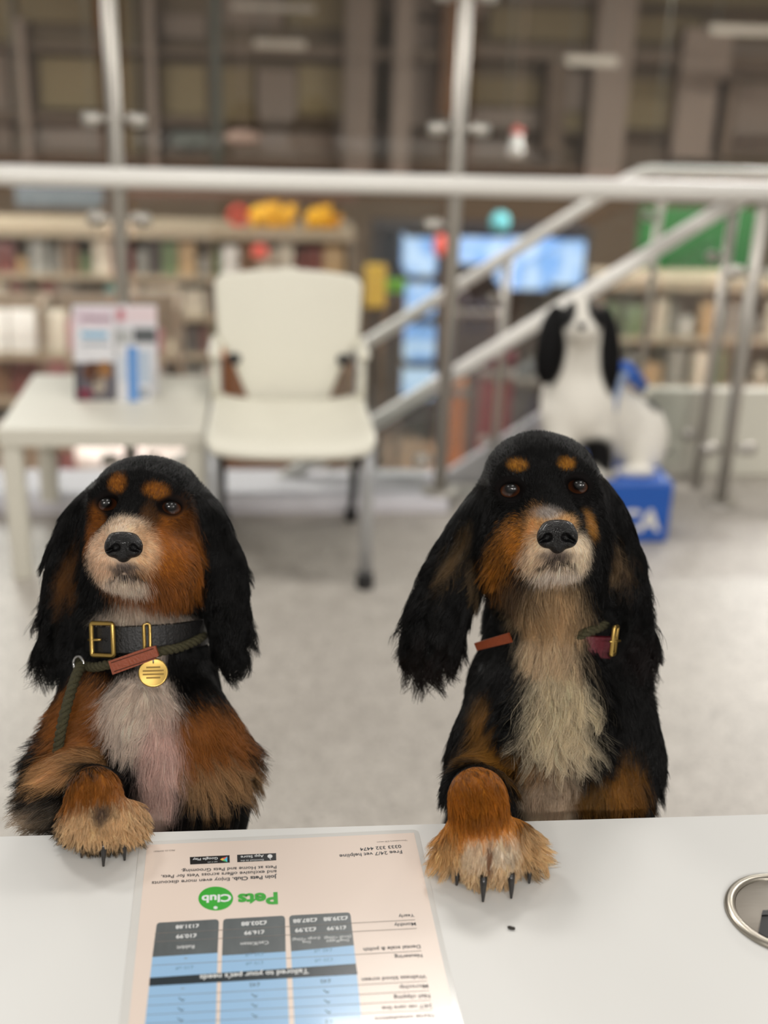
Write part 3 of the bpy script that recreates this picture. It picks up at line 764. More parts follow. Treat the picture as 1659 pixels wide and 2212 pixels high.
# price table
quad('table_column', [(838, 612), (1138, 584), (1216, 1330), (872, 1330)], BLUE)
quad('table_column', [(508, 632), (812, 613), (846, 1330), (486, 1330)], BLUE)
quad('table_column', [(175, 640), (487, 619), (470, 1330), (100, 1330)], BLUE)
def tab(p):
    # header tab with the two corners rounded on the side away from the table
    (x0, y0), (x1, y1), (x2, y2), (x3, y3) = p
    r = 14
    return quad('table_header', [(x0, y0 + r), (x0 + 4, y0 + 4), (x0 + r, y0 - .6), (x1 - r, y1 + .6), (x1 - 4, y1 + 4), (x1 + 1, y1 + r), (x2, y2), (x3, y3)], SLATE)
tab([(829, 441), (1121, 426), (1138, 584), (838, 613)])
tab([(513, 458), (808, 442), (812, 614), (508, 633)])
tab([(195, 476), (492, 459), (487, 620), (175, 640)])
quad('table_banner', [(163, 740), (1147, 672), (1155, 723), (160, 779)], NAVY, HP + .0001)
for s, a, e in (('£239.88', (1108, 444), (992, 451)), ('£287.88', (962, 453), (847, 460)), ('£203.88', (722, 466), (600, 473)), ('£131.88', (398, 482), (287, 489)),
                ('£19.99', (1100, 490), (1008, 496)), ('£23.99', (957, 497), (856, 504)), ('£16.99', (710, 511), (614, 517)), ('£10.99', (387, 528), (289, 534))):
    txt(s, a, e, PALE, .022)
for s, a, e in (('Dog/Puppy', (1113, 553), (1005, 560)), ('(Small <25kg)', (1124, 536), (996, 544)), ('Dog', (930, 562), (892, 565)), ('(Large >25kg)', (976, 544), (844, 552)), ('Cat/Kitten', (730, 563), (596, 571)), ('Rabbit', (376, 582), (291, 588))):
    txt(s, a, e, PALE)
for s, a, e in (('£40 off', (1033, 598), (945, 604)), ('£20 off', (1037, 644), (948, 650)), ('£25 off', (706, 617), (618, 622)), ('£10 off', (705, 660), (620, 665)), ('£10 off', (370, 681), (285, 687))):
    txt(s, a, e, MIDB)
for s, a, e in (('£45', (1026, 745), (977, 748)), ('£45', (688, 762), (639, 765)), ('×3', (1036, 938), (1002, 940))): txt(s, a, e, INK)
txt("Tailored to your pet's needs", (920, 697), (402, 728), PALE, .02, HP + .0003)
for X, Y in ((335, 645), (320, 789)): quad('printed_dash', [(X - 7, Y), (X + 7, Y - 1), (X + 7, Y + 2), (X - 7, Y + 3)], INKG, HP + .0001)
for X, Y in ((1007, 806), (1011, 854), (1015, 903), (664, 826), (664, 873), (665, 922), (316, 844), (312, 892), (310, 941)):
    quad('printed_tick', [(X + 13, Y - 1), (X + 5, Y + 8), (X - 16, Y - 8), (X - 15, Y - 11), (X + 5, Y + 3), (X + 11, Y - 4)], INK, HP + .0001)
for s, a, e in (('Yearly', (1425, 434), (1350, 439)), ('Monthly', (1432, 474), (1329, 480)), ('Dental scale & polish', (1454, 582), (1182, 597)), ('Neutering', (1463, 625), (1331, 632)), ('Wellness blood screen', (1482, 725), (1174, 741)),
                ('Microchip', (1491, 770), (1354, 777)), ('Nail clipping', (1500, 817), (1327, 826)), ('24/7 vet care line', (1510, 864), (1271, 877)), ('Nurse consultations', (1519, 912), (1236, 927))):
    txt(s, a, e, INK, .014)
for a, e in (((1430, 461), (187, 527)), ((1438, 502), (182, 567)), ((1461, 610), (171, 680)), ((1487, 754), (156, 828)), ((1497, 800), (150, 872)), ((1506, 846), (147, 916)), ((1515, 893), (144, 958)), ((1525, 942), (141, 1004))):
    d = 1.6
    quad('printed_rule', [(a[0], a[1]), (e[0], e[1]), (e[0], e[1] + d), (a[0], a[1] + d)], INKG, HP + .0001)
# club lines, logo and badges
txt('Free 24/7 vet helpline', (1366, 129), (1068, 150), INK, .014)
txt('0333 332 4474', (1362, 103), (1166, 118), INK, .014)
txt('*Discretionary £20 return', (1393, 78), (1247, 88), INKG)
txt('PRO-25-3049031', (283, 126), (183, 132), INKG)
txt('Join Pets Club.', (770, 248), (557, 259), INK, .03)
txt('Enjoy even more discounts', (545, 260), (173, 279), INK, .012)
txt('and exclusive offers across Vets for Pets,', (769, 224), (217, 249), INK, .012)
txt('Pets at Home and Pets Grooming.', (768, 202), (314, 221), INK, .012)
logo = quad('club_logo', [(478 + 83 * cos(t), 360 + 57 * sin(t)) for t in np.linspace(0, 2 * pi, 41)[:-1]], GREEN)
txt('Club', (552, 340), (411, 347), PALE, .035, HP + .0002, logo)
quad('logo_dot', [(477 + 10 * cos(t), 404 + 7 * sin(t)) for t in np.linspace(0, 2 * pi, 17)[:-1]], PALE, HP + .0001, .00008, logo)
txt('Pets', (773, 332), (583, 341), GREEN, .04)
for (p, nm) in (([(580, 151), (766, 143), (767, 177), (581, 186)], 'a'), ([(354, 162), (544, 153), (545, 188), (356, 197)], 'g')):
    bd = quad('store_badge', p, BLACKB)
    if nm == 'a':
        txt('App Store', (707, 151), (597, 157), PALE, .012, HP + .0002, bd)
        txt('Download on the', (707, 172), (597, 177), PALE, 0, HP + .0002, bd)
        quad('badge_mark', [(737 + 12 * cos(t) * (1 - .12 * (abs(sin(t)) > .97)), 158 + 9 * sin(t)) for t in np.linspace(0, 2 * pi, 21)[:-1]], PALE, HP + .0001, .00008, bd)
        quad('badge_mark', [(735, 168), (739, 169), (742, 174), (737, 173)], PALE, HP + .0001, .00008, bd)
    else:
        txt('Google Play', (488, 163), (368, 169), PALE, .012, HP + .0002, bd)
        txt('GET IT ON', (486, 182), (440, 185), PALE, 0, HP + .0002, bd)
        cx, cy = 515, 172
        for pts, c in (([(533, 160), (533, 186), (cx + 4, 173)], (66, 190, 230)), ([(533, 186), (cx + 4, 173), (cx - 6, 179)], (80, 190, 110)), ([(533, 160), (cx + 4, 173), (cx - 6, 167)], (226, 80, 80)), ([(cx - 6, 167), (cx + 4, 173), (cx - 6, 179), (cx - 16, 173)], (240, 190, 70))):
            quad('badge_mark', pts, mat('badge_%d_%d_%d' % c, s2l(*c), .4, var=.02), HP + .0001, .00008, bd)

# ================================================================== smooth-union modelling of the animals
R_, U_, T_ = _r, _u, -_f                       # viewer's right, up, towards the viewer
class Blob:
    """signed-distance blend of ellipsoids and round cones, meshed with surface nets"""
    def __init__(s): s.p = []
    def ell(s, c, rad, B=None, k=.012, sub=False):
        B = np.array([R_, U_, T_]) if B is None else np.array(B)
        s.p.append(('e', np.array(c, float), np.array(rad, float), B, k, sub)); return s
    def cone(s, a, ra, b, rb, k=.012, sub=False, flat=None):
        s.p.append(('c', np.array(a, float), float(ra), np.array(b, float), float(rb), k, sub)); return s
    @staticmethod
    def bounds(q):
        if q[0] == 'e':
            e = np.sqrt(((q[3] * q[2][:, None]) ** 2).sum(0)); return q[1] - e, q[1] + e
        return np.minimum(q[1] - q[2], q[3] - q[4]), np.maximum(q[1] + q[2], q[3] + q[4])
    def mesh(s, hx, hy, zcuts):
        """zcuts: [(z0, z1, step)...] ascending"""
        add = [q for q in s.p if not q[-1]]
        lo = np.min([s.bounds(q)[0] for q in add], 0) - .012; hi = np.max([s.bounds(q)[1] for q in add], 0) + .012
        X = np.arange(lo[0], hi[0] + hx, hx); Y = np.arange(lo[1], hi[1] + hy, hy)
        Z = np.unique(np.concatenate([np.arange(max(a, lo[2]), min(b, hi[2]), h) for a, b, h in zcuts if min(b, hi[2]) > max(a, lo[2])]).round(5))
        F = np.full((len(X), len(Y), len(Z)), .04, np.float32)
        for q in s.p:
            k = q[-2]; l, h_ = s.bounds(q); m = k + .012
            sl = [slice(max(0, np.searchsorted(A, l[i] - m) - 1), np.searchsorted(A, h_[i] + m) + 1) for i, A in enumerate((X, Y, Z))]
            x = X[sl[0]][:, None, None].astype(np.float32); y = Y[sl[1]][None, :, None].astype(np.float32); z = Z[sl[2]][None, None, :].astype(np.float32)
            if q[0] == 'e':
                c, r, B = q[1], q[2], q[3]
                k0 = 0; k1 = 0
                for i in range(3):
                    t = (x - c[0]) * np.float32(B[i][0]) + (y - c[1]) * np.float32(B[i][1]) + (z - c[2]) * np.float32(B[i][2])
                    k0 = k0 + (t / np.float32(r[i])) ** 2; k1 = k1 + (t / np.float32(r[i] ** 2)) ** 2
                k0 = np.sqrt(k0); d = k0 * (k0 - 1) / (np.sqrt(k1) + 1e-6)
                d = np.where(k0 < 1e-3, -min(r), d)
            else:
                a, ra, b, rb = q[1], q[2], q[3], q[4]; v = b - a; L2 = v @ v + 1e-12
                t = ((x - a[0]) * v[0] + (y - a[1]) * v[1] + (z - a[2]) * v[2]) / L2
                t = np.clip(t, 0, 1)
                d = np.sqrt((x - a[0] - t * v[0]) ** 2 + (y - a[1] - t * v[1]) ** 2 + (z - a[2] - t * v[2]) ** 2) - (ra + (rb - ra) * t)
            f = F[tuple(sl)]
            if q[-1]: f2 = -f; h2 = np.clip(.5 + .5 * (f2 + d * 1.0 - 2 * d) / k, 0, 1) if False else None
            if q[-1]:
                dd = -d; h2 = np.clip(.5 - .5 * (dd - f) / k, 0, 1)
                F[tuple(sl)] = dd * (1 - h2) + f * h2 + k * h2 * (1 - h2)
            else:
                h2 = np.clip(.5 + .5 * (f - d) / k, 0, 1)
                F[tuple(sl)] = f * (1 - h2) + d * h2 - k * h2 * (1 - h2)
        ins = F < 0
        a = np.zeros(tuple(n - 1 for n in F.shape), np.uint8)
        for dx in (0, 1):
            for dy in (0, 1):
                for dz in (0, 1):
                    a += ins[dx:F.shape[0] - 1 + dx, dy:F.shape[1] - 1 + dy, dz:F.shape[2] - 1 + dz]
        cid = np.full(a.shape, -1, np.int32)
        ii = np.argwhere((a > 0) & (a < 8)); cid[tuple(ii.T)] = np.arange(len(ii))
        co = [(dx, dy, dz) for dx in (0, 1) for dy in (0, 1) for dz in (0, 1)]
        ax = (X, Y, Z)
        val = np.stack([F[ii[:, 0] + c[0], ii[:, 1] + c[1], ii[:, 2] + c[2]] for c in co], 1)
        pos = np.stack([np.stack([ax[j][ii[:, j] + c[j]] for j in range(3)], 1) for c in co], 1)
        acc = np.zeros((len(ii), 3)); cnt = np.zeros(len(ii))
        for e in range(8):
            for g in range(e + 1, 8):
                if sum(abs(co[e][j] - co[g][j]) for j in range(3)) != 1: continue
                va, vb = val[:, e], val[:, g]; on = (va < 0) != (vb < 0)
                t = np.where(on, va / np.where(on, va - vb, 1), 0)
                P = pos[:, e] + (pos[:, g] - pos[:, e]) * t[:, None]
                acc += P * on[:, None]; cnt += on
        V = acc / cnt[:, None]
        faces = []
        for axn in range(3):
            o1, o2 = (axn + 1) % 3, (axn + 2) % 3
            sA = [slice(None)] * 3; sB = [slice(None)] * 3; sA[axn] = slice(0, -1); sB[axn] = slice(1, None)
            sgA, sgB = ins[tuple(sA)], ins[tuple(sB)]
            E = np.argwhere(sgA != sgB)
            E = E[(E[:, o1] > 0) & (E[:, o2] > 0) & (E[:, o1] < F.shape[o1] - 1) & (E[:, o2] < F.shape[o2] - 1)]
            up = sgA[tuple(E.T)]
            q = []
            for (p1, p2) in ((0, 0), (1, 0), (1, 1), (0, 1)):
                I = E.copy(); I[:, o1] -= 1 - p1; I[:, o2] -= 1 - p2; q.append(cid[tuple(I.T)])
            Q = np.stack(q, 1); Q[~up] = Q[~up][:, ::-1]
            faces.append(Q)
        Fq = np.concatenate(faces)
        return V, Fq[(Fq >= 0).all(1)]

def relax(V, Fq, n=2, lam=.4):
    E = np.concatenate([Fq[:, [0, 1]], Fq[:, [1, 2]], Fq[:, [2, 3]], Fq[:, [3, 0]]])
    for _ in range(n):
        s = np.zeros_like(V); c = np.zeros(len(V))
        for j in range(3):
            s[:, j] = np.bincount(E[:, 0], V[E[:, 1], j], len(V)) + np.bincount(E[:, 1], V[E[:, 0], j], len(V))
        c = np.bincount(E[:, 0], minlength=len(V)) + np.bincount(E[:, 1], minlength=len(V))
        V = V + lam * (s / np.maximum(c, 1)[:, None] - V)
    return V
def vnormals(V, Fq):
    n = np.cross(V[Fq[:, 2]] - V[Fq[:, 0]], V[Fq[:, 3]] - V[Fq[:, 1]])
    N = np.zeros_like(V)
    for j in range(4):
        for c in range(3): N[:, c] += np.bincount(Fq[:, j], n[:, c], len(V))
    return N / (np.linalg.norm(N, axis=1, keepdims=True) + 1e-12)
def mesh_np(name, V, Fq, m, col=None, parent=None):
    me = bpy.data.meshes.new(name)
    me.vertices.add(len(V)); me.vertices.foreach_set('co', V.ravel().astype(np.float32))
    me.loops.add(Fq.size); me.loops.foreach_set('vertex_index', Fq.ravel().astype(np.int32))
    me.polygons.add(len(Fq)); me.polygons.foreach_set('loop_start', np.arange(0, Fq.size, 4, dtype=np.int32)); me.polygons.foreach_set('loop_total', np.full(len(Fq), 4, np.int32))
    me.polygons.foreach_set('use_smooth', np.ones(len(Fq), bool))
    me.update(calc_edges=True)
    if col is not None:
        at = me.attributes.new('coat', 'FLOAT_COLOR', 'POINT')
        at.data.foreach_set('color', np.concatenate([col, np.ones((len(col), 1))], 1).astype(np.float32).ravel())
    me.materials.append(m)
    o = bpy.data.objects.new(name, me); COL.objects.link(o)
    if parent is not None: attach(o, parent)
    return o
def coat_mat(name, rough, spec, gain=1.0, sheen=0.0):
    m = bpy.data.materials.new(name); m.use_nodes = True
    nt = m.node_tree; N, L = nt.nodes, nt.links; b = N['Principled BSDF']
    at = N.new('ShaderNodeAttribute'); at.attribute_name = 'coat'
    nz = N.new('ShaderNodeTexNoise'); nz.inputs['Scale'].default_value = 120
    mx = N.new('ShaderNodeMix'); mx.data_type = 'RGBA'; mx.blend_type = 'MULTIPLY'; mx.inputs[0].default_value = .15
    L.new(at.outputs['Color'], mx.inputs[6]); L.new(nz.outputs[0], mx.inputs[7]); L.new(mx.outputs[2], b.inputs['Base Color'])
    b.inputs['Roughness'].default_value = rough; b.inputs['Specular IOR Level'].default_value = spec
    if sheen:                                   # light passing through the strands
        tl_ = N.new('ShaderNodeBsdfTranslucent'); ms = N.new('ShaderNodeMixShader'); ms.inputs[0].default_value = sheen
        L.new(mx.outputs[2], tl_.inputs[0]); L.new(b.outputs[0], ms.inputs[1]); L.new(tl_.outputs[0], ms.inputs[2]); L.new(ms.outputs[0], N['Material Output'].inputs[0])
    return m
SKIN = coat_mat('coat_skin', .8, .1)
FUR = coat_mat('coat_fur', .34, .36, 1.0, .42)

def S_(d): return d / FPX                       # metres per pixel at depth d
class Dog:
    def __init__(s): s.b = Blob(); s.paint = []; s.flow = []; s.bare = []; s.gain = 1.7; s.deep = 2.2
    def e(s, px, py, d, rx, ry, rz, rot=0, k=.012, sub=False, tx=0):
        """ellipsoid; rot turns it in the picture plane (deg, clockwise), tx tips its top towards the viewer"""
        a, t = radians(rot), radians(tx)
        e1 = cos(a) * R_ - sin(a) * U_; e2 = sin(a) * R_ + cos(a) * U_; e3 = T_
        e2, e3 = cos(t) * e2 + sin(t) * e3, -sin(t) * e2 + cos(t) * e3
        s.b.ell(atd(px, py, d), np.array([rx, ry, rz]) * S_(d), [e1, e2, e3], k, sub); return s
    def c(s, a, b, k=.012):
        s.b.cone(atd(*a[:3]), a[3] * S_(a[2]), atd(*b[:3]), b[3] * S_(b[2]), k); return s
    def p(s, px, py, d, rx, ry, rz, col, soft=.35, rot=0):
        a = radians(rot); e1 = cos(a) * R_ - sin(a) * U_; e2 = sin(a) * R_ + cos(a) * U_
        c_ = np.array(s2l(*col)); lum = c_.mean()
        if lum > .05: c_ = c_ * max(1.0, min(s.gain if c_[1] > .15 else 1.3, .88 / c_.max()))
        if c_[0] > 2.0 * c_[1]: c_ = c_ * np.array([1, 1.14, 1.0])
        s.paint.append((atd(px, py, d), np.array([rx, ry, rz * s.deep]) * S_(d), np.array([e1, e2, T_]), c_, soft)); return s
    def f(s, px, py, d, rad, dr, du, dt, ln, wave=0.0, lift=.25, clump=.5):
        v = dr * R_ + du * U_ + dt * T_
        s.flow.append((atd(px, py, d), rad * S_(d), v / np.linalg.norm(v), ln / 1000, wave, lift, clump)); return s
    def colour(s, P, jit=0.0, rs=None):
        c = np.tile(np.array(s.base), (len(P), 1))
        for (q, r, B, col, soft) in s.paint:
            t = np.sqrt(((((P - q) @ B.T) / r) ** 2).sum(1))
            if jit: t = t + rs.normal(0, jit, len(P))
            w = np.clip((1 + soft - t) / (2 * soft), 0, 1); w = (w * w * (3 - 2 * w))[:, None]
            c = c * (1 - w) + col * w
        return c
    def field(s, P):
        W = np.zeros(len(P)) + 1e-9; D = np.zeros((len(P), 3)); A = np.zeros((len(P), 4))
        for (q, r, v, ln, wave, lift, cl) in s.flow:
            d2 = ((P - q) ** 2).sum(1) / (r * r)
            w = np.exp(-d2) + 1e-4 / (1 + d2) ** 2
            W += w; D += w[:, None] * v; A += w[:, None] * np.array([ln, wave, lift, cl])
        D /= np.linalg.norm(D, axis=1, keepdims=True) + 1e-9
        return D, A / W[:, None]

def value_noise(P, scale, seed):
    """cheap smooth 3-D noise in 0..1"""
    Q = P * scale; i = np.floor(Q).astype(np.int64); f = Q - i; f = f * f * (3 - 2 * f); out = 0
    for dx in (0, 1):
        for dy in (0, 1):
            for dz in (0, 1):
                h = (i[:, 0] + dx) * 374761393 + (i[:, 1] + dy) * 668265263 + (i[:, 2] + dz) * 2147483647 + seed * 9176
                h = (h ^ (h >> 13)) * 1274126177; h = ((h ^ (h >> 16)) & 0xffff) / 65535.0
                out = out + h * np.where(dx, f[:, 0], 1 - f[:, 0]) * np.where(dy, f[:, 1], 1 - f[:, 1]) * np.where(dz, f[:, 2], 1 - f[:, 2])
    return out

def grow(dog, V, Fq, N, n, seed, zmin, name, parent, rad=.00024, spots=None):
    """comb strands over the coat: returns one hair-curves object"""
    rs = np.random.default_rng(seed)
    tri = np.concatenate([Fq[:, [0, 1, 2]], Fq[:, [0, 2, 3]]])
    A = np.linalg.norm(np.cross(V[tri[:, 1]] - V[tri[:, 0]], V[tri[:, 2]] - V[tri[:, 0]]), axis=1)
    cen = V[tri].mean(1); A = A * (cen[:, 2] > zmin)
    face = (N[tri].mean(1) @ T_); A = A * np.where(face < -.35, .25, 1.0)
    if spots is not None:                       # denser coat where the photograph is sharpest
        for (q, r, g) in spots: A = A * (1 + (g - 1) * np.exp(-((cen - q) ** 2).sum(1) / r ** 2))
    t = rs.choice(len(tri), n, p=A / A.sum())
    u, v = rs.random(n), rs.random(n); fl = u + v > 1; u[fl], v[fl] = 1 - u[fl], 1 - v[fl]
    w = np.stack([1 - u - v, u, v], 1)
    P = (V[tri[t]] * w[:, :, None]).sum(1); Nn = (N[tri[t]] * w[:, :, None]).sum(1)
    Nn /= np.linalg.norm(Nn, axis=1, keepdims=True) + 1e-9
    keep = np.ones(n, bool)
    for (q, r, B) in dog.bare: keep &= ((((P - q) @ B.T) / r) ** 2).sum(1) > 1
    P, Nn = P[keep], Nn[keep]; n = len(P)
    D, at = dog.field(P)
    L = at[:, 0] * rs.uniform(.65, 1.15, n); wave, lift, cl = at[:, 1], at[:, 2], at[:, 3]
    # stray direction, smooth from place to place
    st = np.stack([value_noise(P, 45, seed + i) for i in range(3)], 1) - .5
    D = D + st * .55 + rs.normal(0, .10, (n, 3)); D /= np.linalg.norm(D, axis=1, keepdims=True)
    Dt = D - Nn * np.minimum((D * Nn).sum(1), 0)[:, None] * 1.0
    Dt /= np.linalg.norm(Dt, axis=1, keepdims=True) + 1e-9
    d0 = Dt * (1 - lift[:, None]) + Nn * lift[:, None]; d0 /= np.linalg.norm(d0, axis=1, keepdims=True)
    d1 = Dt * .8 + D * .35; d1 /= np.linalg.norm(d1, axis=1, keepdims=True)
    P1 = P + d0 * L[:, None] * .45; P2 = P1 + d1 * L[:, None] * .55
    # clumps: strands lean to their clump leader's tip
    nc = max(50, n // 22); lead = rs.choice(n, nc, replace=False)
    from mathutils.kdtree import KDTree
    kd = KDTree(nc)
    for i, li in enumerate(lead): kd.insert(P[li], i)
    kd.balance()
    own = np.array([lead[kd.find(p)[1]] for p in P])
    lg = np.flatnonzero(L > .02)
    if len(lg) > 500:                           # long feathering gathers in broader locks
        l2 = rs.choice(lg, max(20, len(lg) // 75), replace=False); k2 = KDTree(len(l2))
        for i, li in enumerate(l2): k2.insert(P[li], i)
        k2.balance()
        m2 = lg[rs.random(len(lg)) < .8]; own[m2] = [l2[k2.find(p)[1]] for p in P[m2]]
    ratio = np.clip(L / np.maximum(L[own], 1e-4), .5, 1.2)
    tipc = P[own] + (P2[own] - P[own]) * ratio[:, None]
    K = 7; ts = np.linspace(0, 1, K)
    ph = rs.uniform(0, 6.28, n)[own] + rs.normal(0, .25, n)
    frq = rs.uniform(5, 9, n)[own]
    side = np.cross(D, Nn); side /= np.linalg.norm(side, axis=1, keepdims=True) + 1e-9
    pts = np.empty((n, K, 3))
    for i, tt in enumerate(ts):
        b = (1 - tt) ** 2 * P[:, None][:, 0] + 2 * tt * (1 - tt) * P1 + tt * tt * P2
        b = b + (cl * tt ** 1.6)[:, None] * (tipc - P2) * .85
        b = b + side * (wave * L * tt * np.sin(ph + frq * tt))[:, None] + Nn * (wave * L * tt * .4 * np.cos(ph + frq * tt))[:, None]
        pts[:, i] = b
    cu = bpy.data.hair_curves.new(name)
    cu.add_curves([K] * n)
    cu.points.foreach_set('position', pts.astype(np.float32).ravel())
    rr = rad * (1 - .8 * ts ** 1.5)
    cu.points.foreach_set('radius', np.tile(rr, n).astype(np.float32) * np.repeat(rs.uniform(.7, 1.25, n), K).astype(np.float32))
    col = dog.colour(P, .10, rs) * (rs.uniform(.72, 1.22, n)[:, None]) * rs.uniform(.82, 1.15, n)[own][:, None]
    a_ = cu.attributes.new('coat', 'FLOAT_COLOR', 'CURVE')
    a_.data.foreach_set('color', np.concatenate([np.clip(col, 0, 1), np.ones((n, 1))], 1).astype(np.float32).ravel())
    cu.materials.append(FUR)
    o = bpy.data.objects.new(name, cu); COL.objects.link(o); o['kind'] = 'stuff'
    attach(o, parent)
    return o

# eyes, noses, claws
def eye_mat():
    m = bpy.data.materials.new('brown_eye'); m.use_nodes = True
    nt = m.node_tree; N, L = nt.nodes, nt.links; b = N['Principled BSDF']
    tc = N.new('ShaderNodeTexCoord'); sp = N.new('ShaderNodeSeparateXYZ'); L.new(tc.outputs['Object'], sp.inputs[0])
    sq = N.new('ShaderNodeVectorMath'); sq.operation = 'MULTIPLY'; sq.inputs[1].default_value = (1, 1, 0); L.new(tc.outputs['Object'], sq.inputs[0])
    ln = N.new('ShaderNodeVectorMath'); ln.operation = 'LENGTH'; L.new(sq.outputs[0], ln.inputs[0])
    cr = N.new('ShaderNodeValToRGB'); E = cr.color_ramp.elements
    E[0].position = 0; E[0].color = (.002, .002, .002, 1); E[1].position = 1; E[1].color = (*s2l(120, 96, 84), 1)
    for p_, c_ in ((.34, (3, 2, 2)), (.44, (44, 23, 13)), (.70, (80, 44, 23)), (.82, (30, 15, 9)), (.87, (9, 6, 6)), (.95, (60, 50, 46))):
        k_ = E.new(p_); k_.color = (*s2l(*c_), 1)
    L.new(ln.outputs['Value'], cr.inputs[0]); L.new(cr.outputs[0], b.inputs['Base Color'])
    b.inputs['Roughness'].default_value = .3; b.inputs['Specular IOR Level'].default_value = .2; b.inputs['Coat Weight'].default_value = .55; b.inputs['Coat Roughness'].default_value = .03
    return m
EYEM = eye_mat()
NOSEM = mat('wet_black_nose', s2l(10, 9, 10), .36, var=.3, scale=300, bump=.6, bscale=900, coat=.15, spec=.3)
CLAWM = mat('dark_claw', s2l(34, 31, 30), .3, var=.2, scale=300, coat=.3)
LIDM = mat('eye_rim_skin', s2l(16, 13, 13), .5, var=.1)
def eye(px, py, d, rpx, parent, gaze=(0, 0, 1)):
    r = rpx * S_(d); c = atd(px, py, d)
    z = gaze[0] * R_ + gaze[1] * U_ + gaze[2] * (CPOS - c) / np.linalg.norm(CPOS - c); z /= np.linalg.norm(z)
    x = np.cross(U_, z); x /= np.linalg.norm(x); y = np.cross(z, x)
    b = MB(); b.ellip((0, 0, 0), (1, 1, 1), 32, 20)
    o = b.build('eye', EYEM)
    mw = Matrix.Identity(4)
    for i in range(3): mw[i][0], mw[i][1], mw[i][2], mw[i][3] = x[i] * r, y[i] * r, z[i] * r, c[i]
    o.parent = parent; o.matrix_parent_inverse = Matrix.Translation(parent.location).inverted(); o.matrix_basis = mw
    return o
def nose(px, py, d, w, parent, rot=0, tx=0):
    """w = half width in px"""
    dg = Dog(); s = w / 42.0
    dg.e(px, py - 4 * s, d, 42 * s, 30 * s, 26 * s, rot, .004, tx=tx)
    dg.e(px, py - 20 * s, d + .004, 34 * s, 16 * s, 26 * s, rot, .004)
    dg.e(px, py + 22 * s, d + .002, 16 * s, 16 * s, 20 * s, rot, .005)
    for sd in (-1, 1):
        dg.e(px + sd * 24 * s, py + 4 * s, d - .002, 20 * s, 22 * s, 22 * s, rot, .003)
        dg.e(px + sd * 20 * s, py + 3 * s, d - .011, 11.5 * s, 10 * s, 19 * s, rot + sd * 20, .0022, True)
        dg.e(px + sd * 33 * s, py + 10 * s, d - .008, 13 * s, 4.5 * s, 16 * s, rot + sd * 28, .0018, True)
    dg.e(px, py + 16 * s, d - .012, 3 * s, 26 * s, 10 * s, rot, .003, True)
    V, Fq = dg.b.mesh(.0008, .0008, [(0, 3, .0008)])
    V = relax(V, Fq, 2, .35)
    return mesh_np('nose', V, Fq, NOSEM, None, parent)
def claw(px, py, z, ln, dirx, parent, w=8.5):
    """dark curved claw whose tip rests on the desk; (px,py) = root, dirx = sideways lean"""
    p = atz(px, py, z); fw = np.array([-_f[0], -_f[1], 0]); fw /= np.linalg.norm(fw); rt = np.array([_r0[0], _r0[1], 0])
    d = fw + rt * dirx; d /= np.linalg.norm(d); pts = []; rr = []
    zt = DZ + .0015
    for i in range(9):
        t = i / 8
        pts.append((p[0] + d[0] * ln * t, p[1] + d[1] * ln * t, z + (zt - z) * (t * t * .75 + t * .25) + .0035 * sin(pi * t)))
        rr.append(w * S_(.97) * (1 - .72 * t ** 2.2))
    b = MB(); b.tube(pts, rr, 12); return b.build('claw', CLAWM, parent)

BLACK, TAN, DTAN, CREAM, WHITE = (11, 10, 10), (160, 92, 36), (120, 66, 24), (205, 180, 148), (222, 208, 192)
HEADZ = [(-.1, .80, .007), (.80, .885, .004), (.885, 2, .0019)]

def finish(dog, root, n, seed, zmin, spots=None):
    V, Fq = dog.b.mesh(.0019, .0019, HEADZ)
    V = relax(V, Fq, 1, .4); N = vnormals(V, Fq)
    body = mesh_np('body', V, Fq, SKIN, dog.colour(V) * .85, root)
    grow(dog, V, Fq, N, n, seed, zmin, 'fur', root, spots=spots)
    return body
def lower_body(dog, chest, hip, foot_y, xs):
    """torso down to the hips, hind legs with hocks and paws on the floor, tail (all behind the desk)"""
    b = dog.b; c, h = np.array(chest), np.array(hip)
    b.cone(c, .085, (c + h) / 2 + [0, .01, 0], .088, .04); b.cone((c + h) / 2 + [0, .01, 0], .088, h, .082, .04)
    for sx in (-1, 1):
        hp = h + [sx * .055, .0, -.02]; kn = hp + [sx * .02, -.075, -.14]; hk = np.array([kn[0], kn[1] + .10, .14]); ft = np.array([kn[0], hk[1] - .03, .03])
        b.cone(hp, .062, kn, .042, .03); b.cone(kn, .040, hk, .022, .02); b.cone(hk, .021, ft, .02, .02)
        b.cone(ft, .022, ft + [0, -.055, -.008], .024, .02)
    b.cone(h + [0, .05, 0], .03, h + [0, .13, -.10], .016, .03)

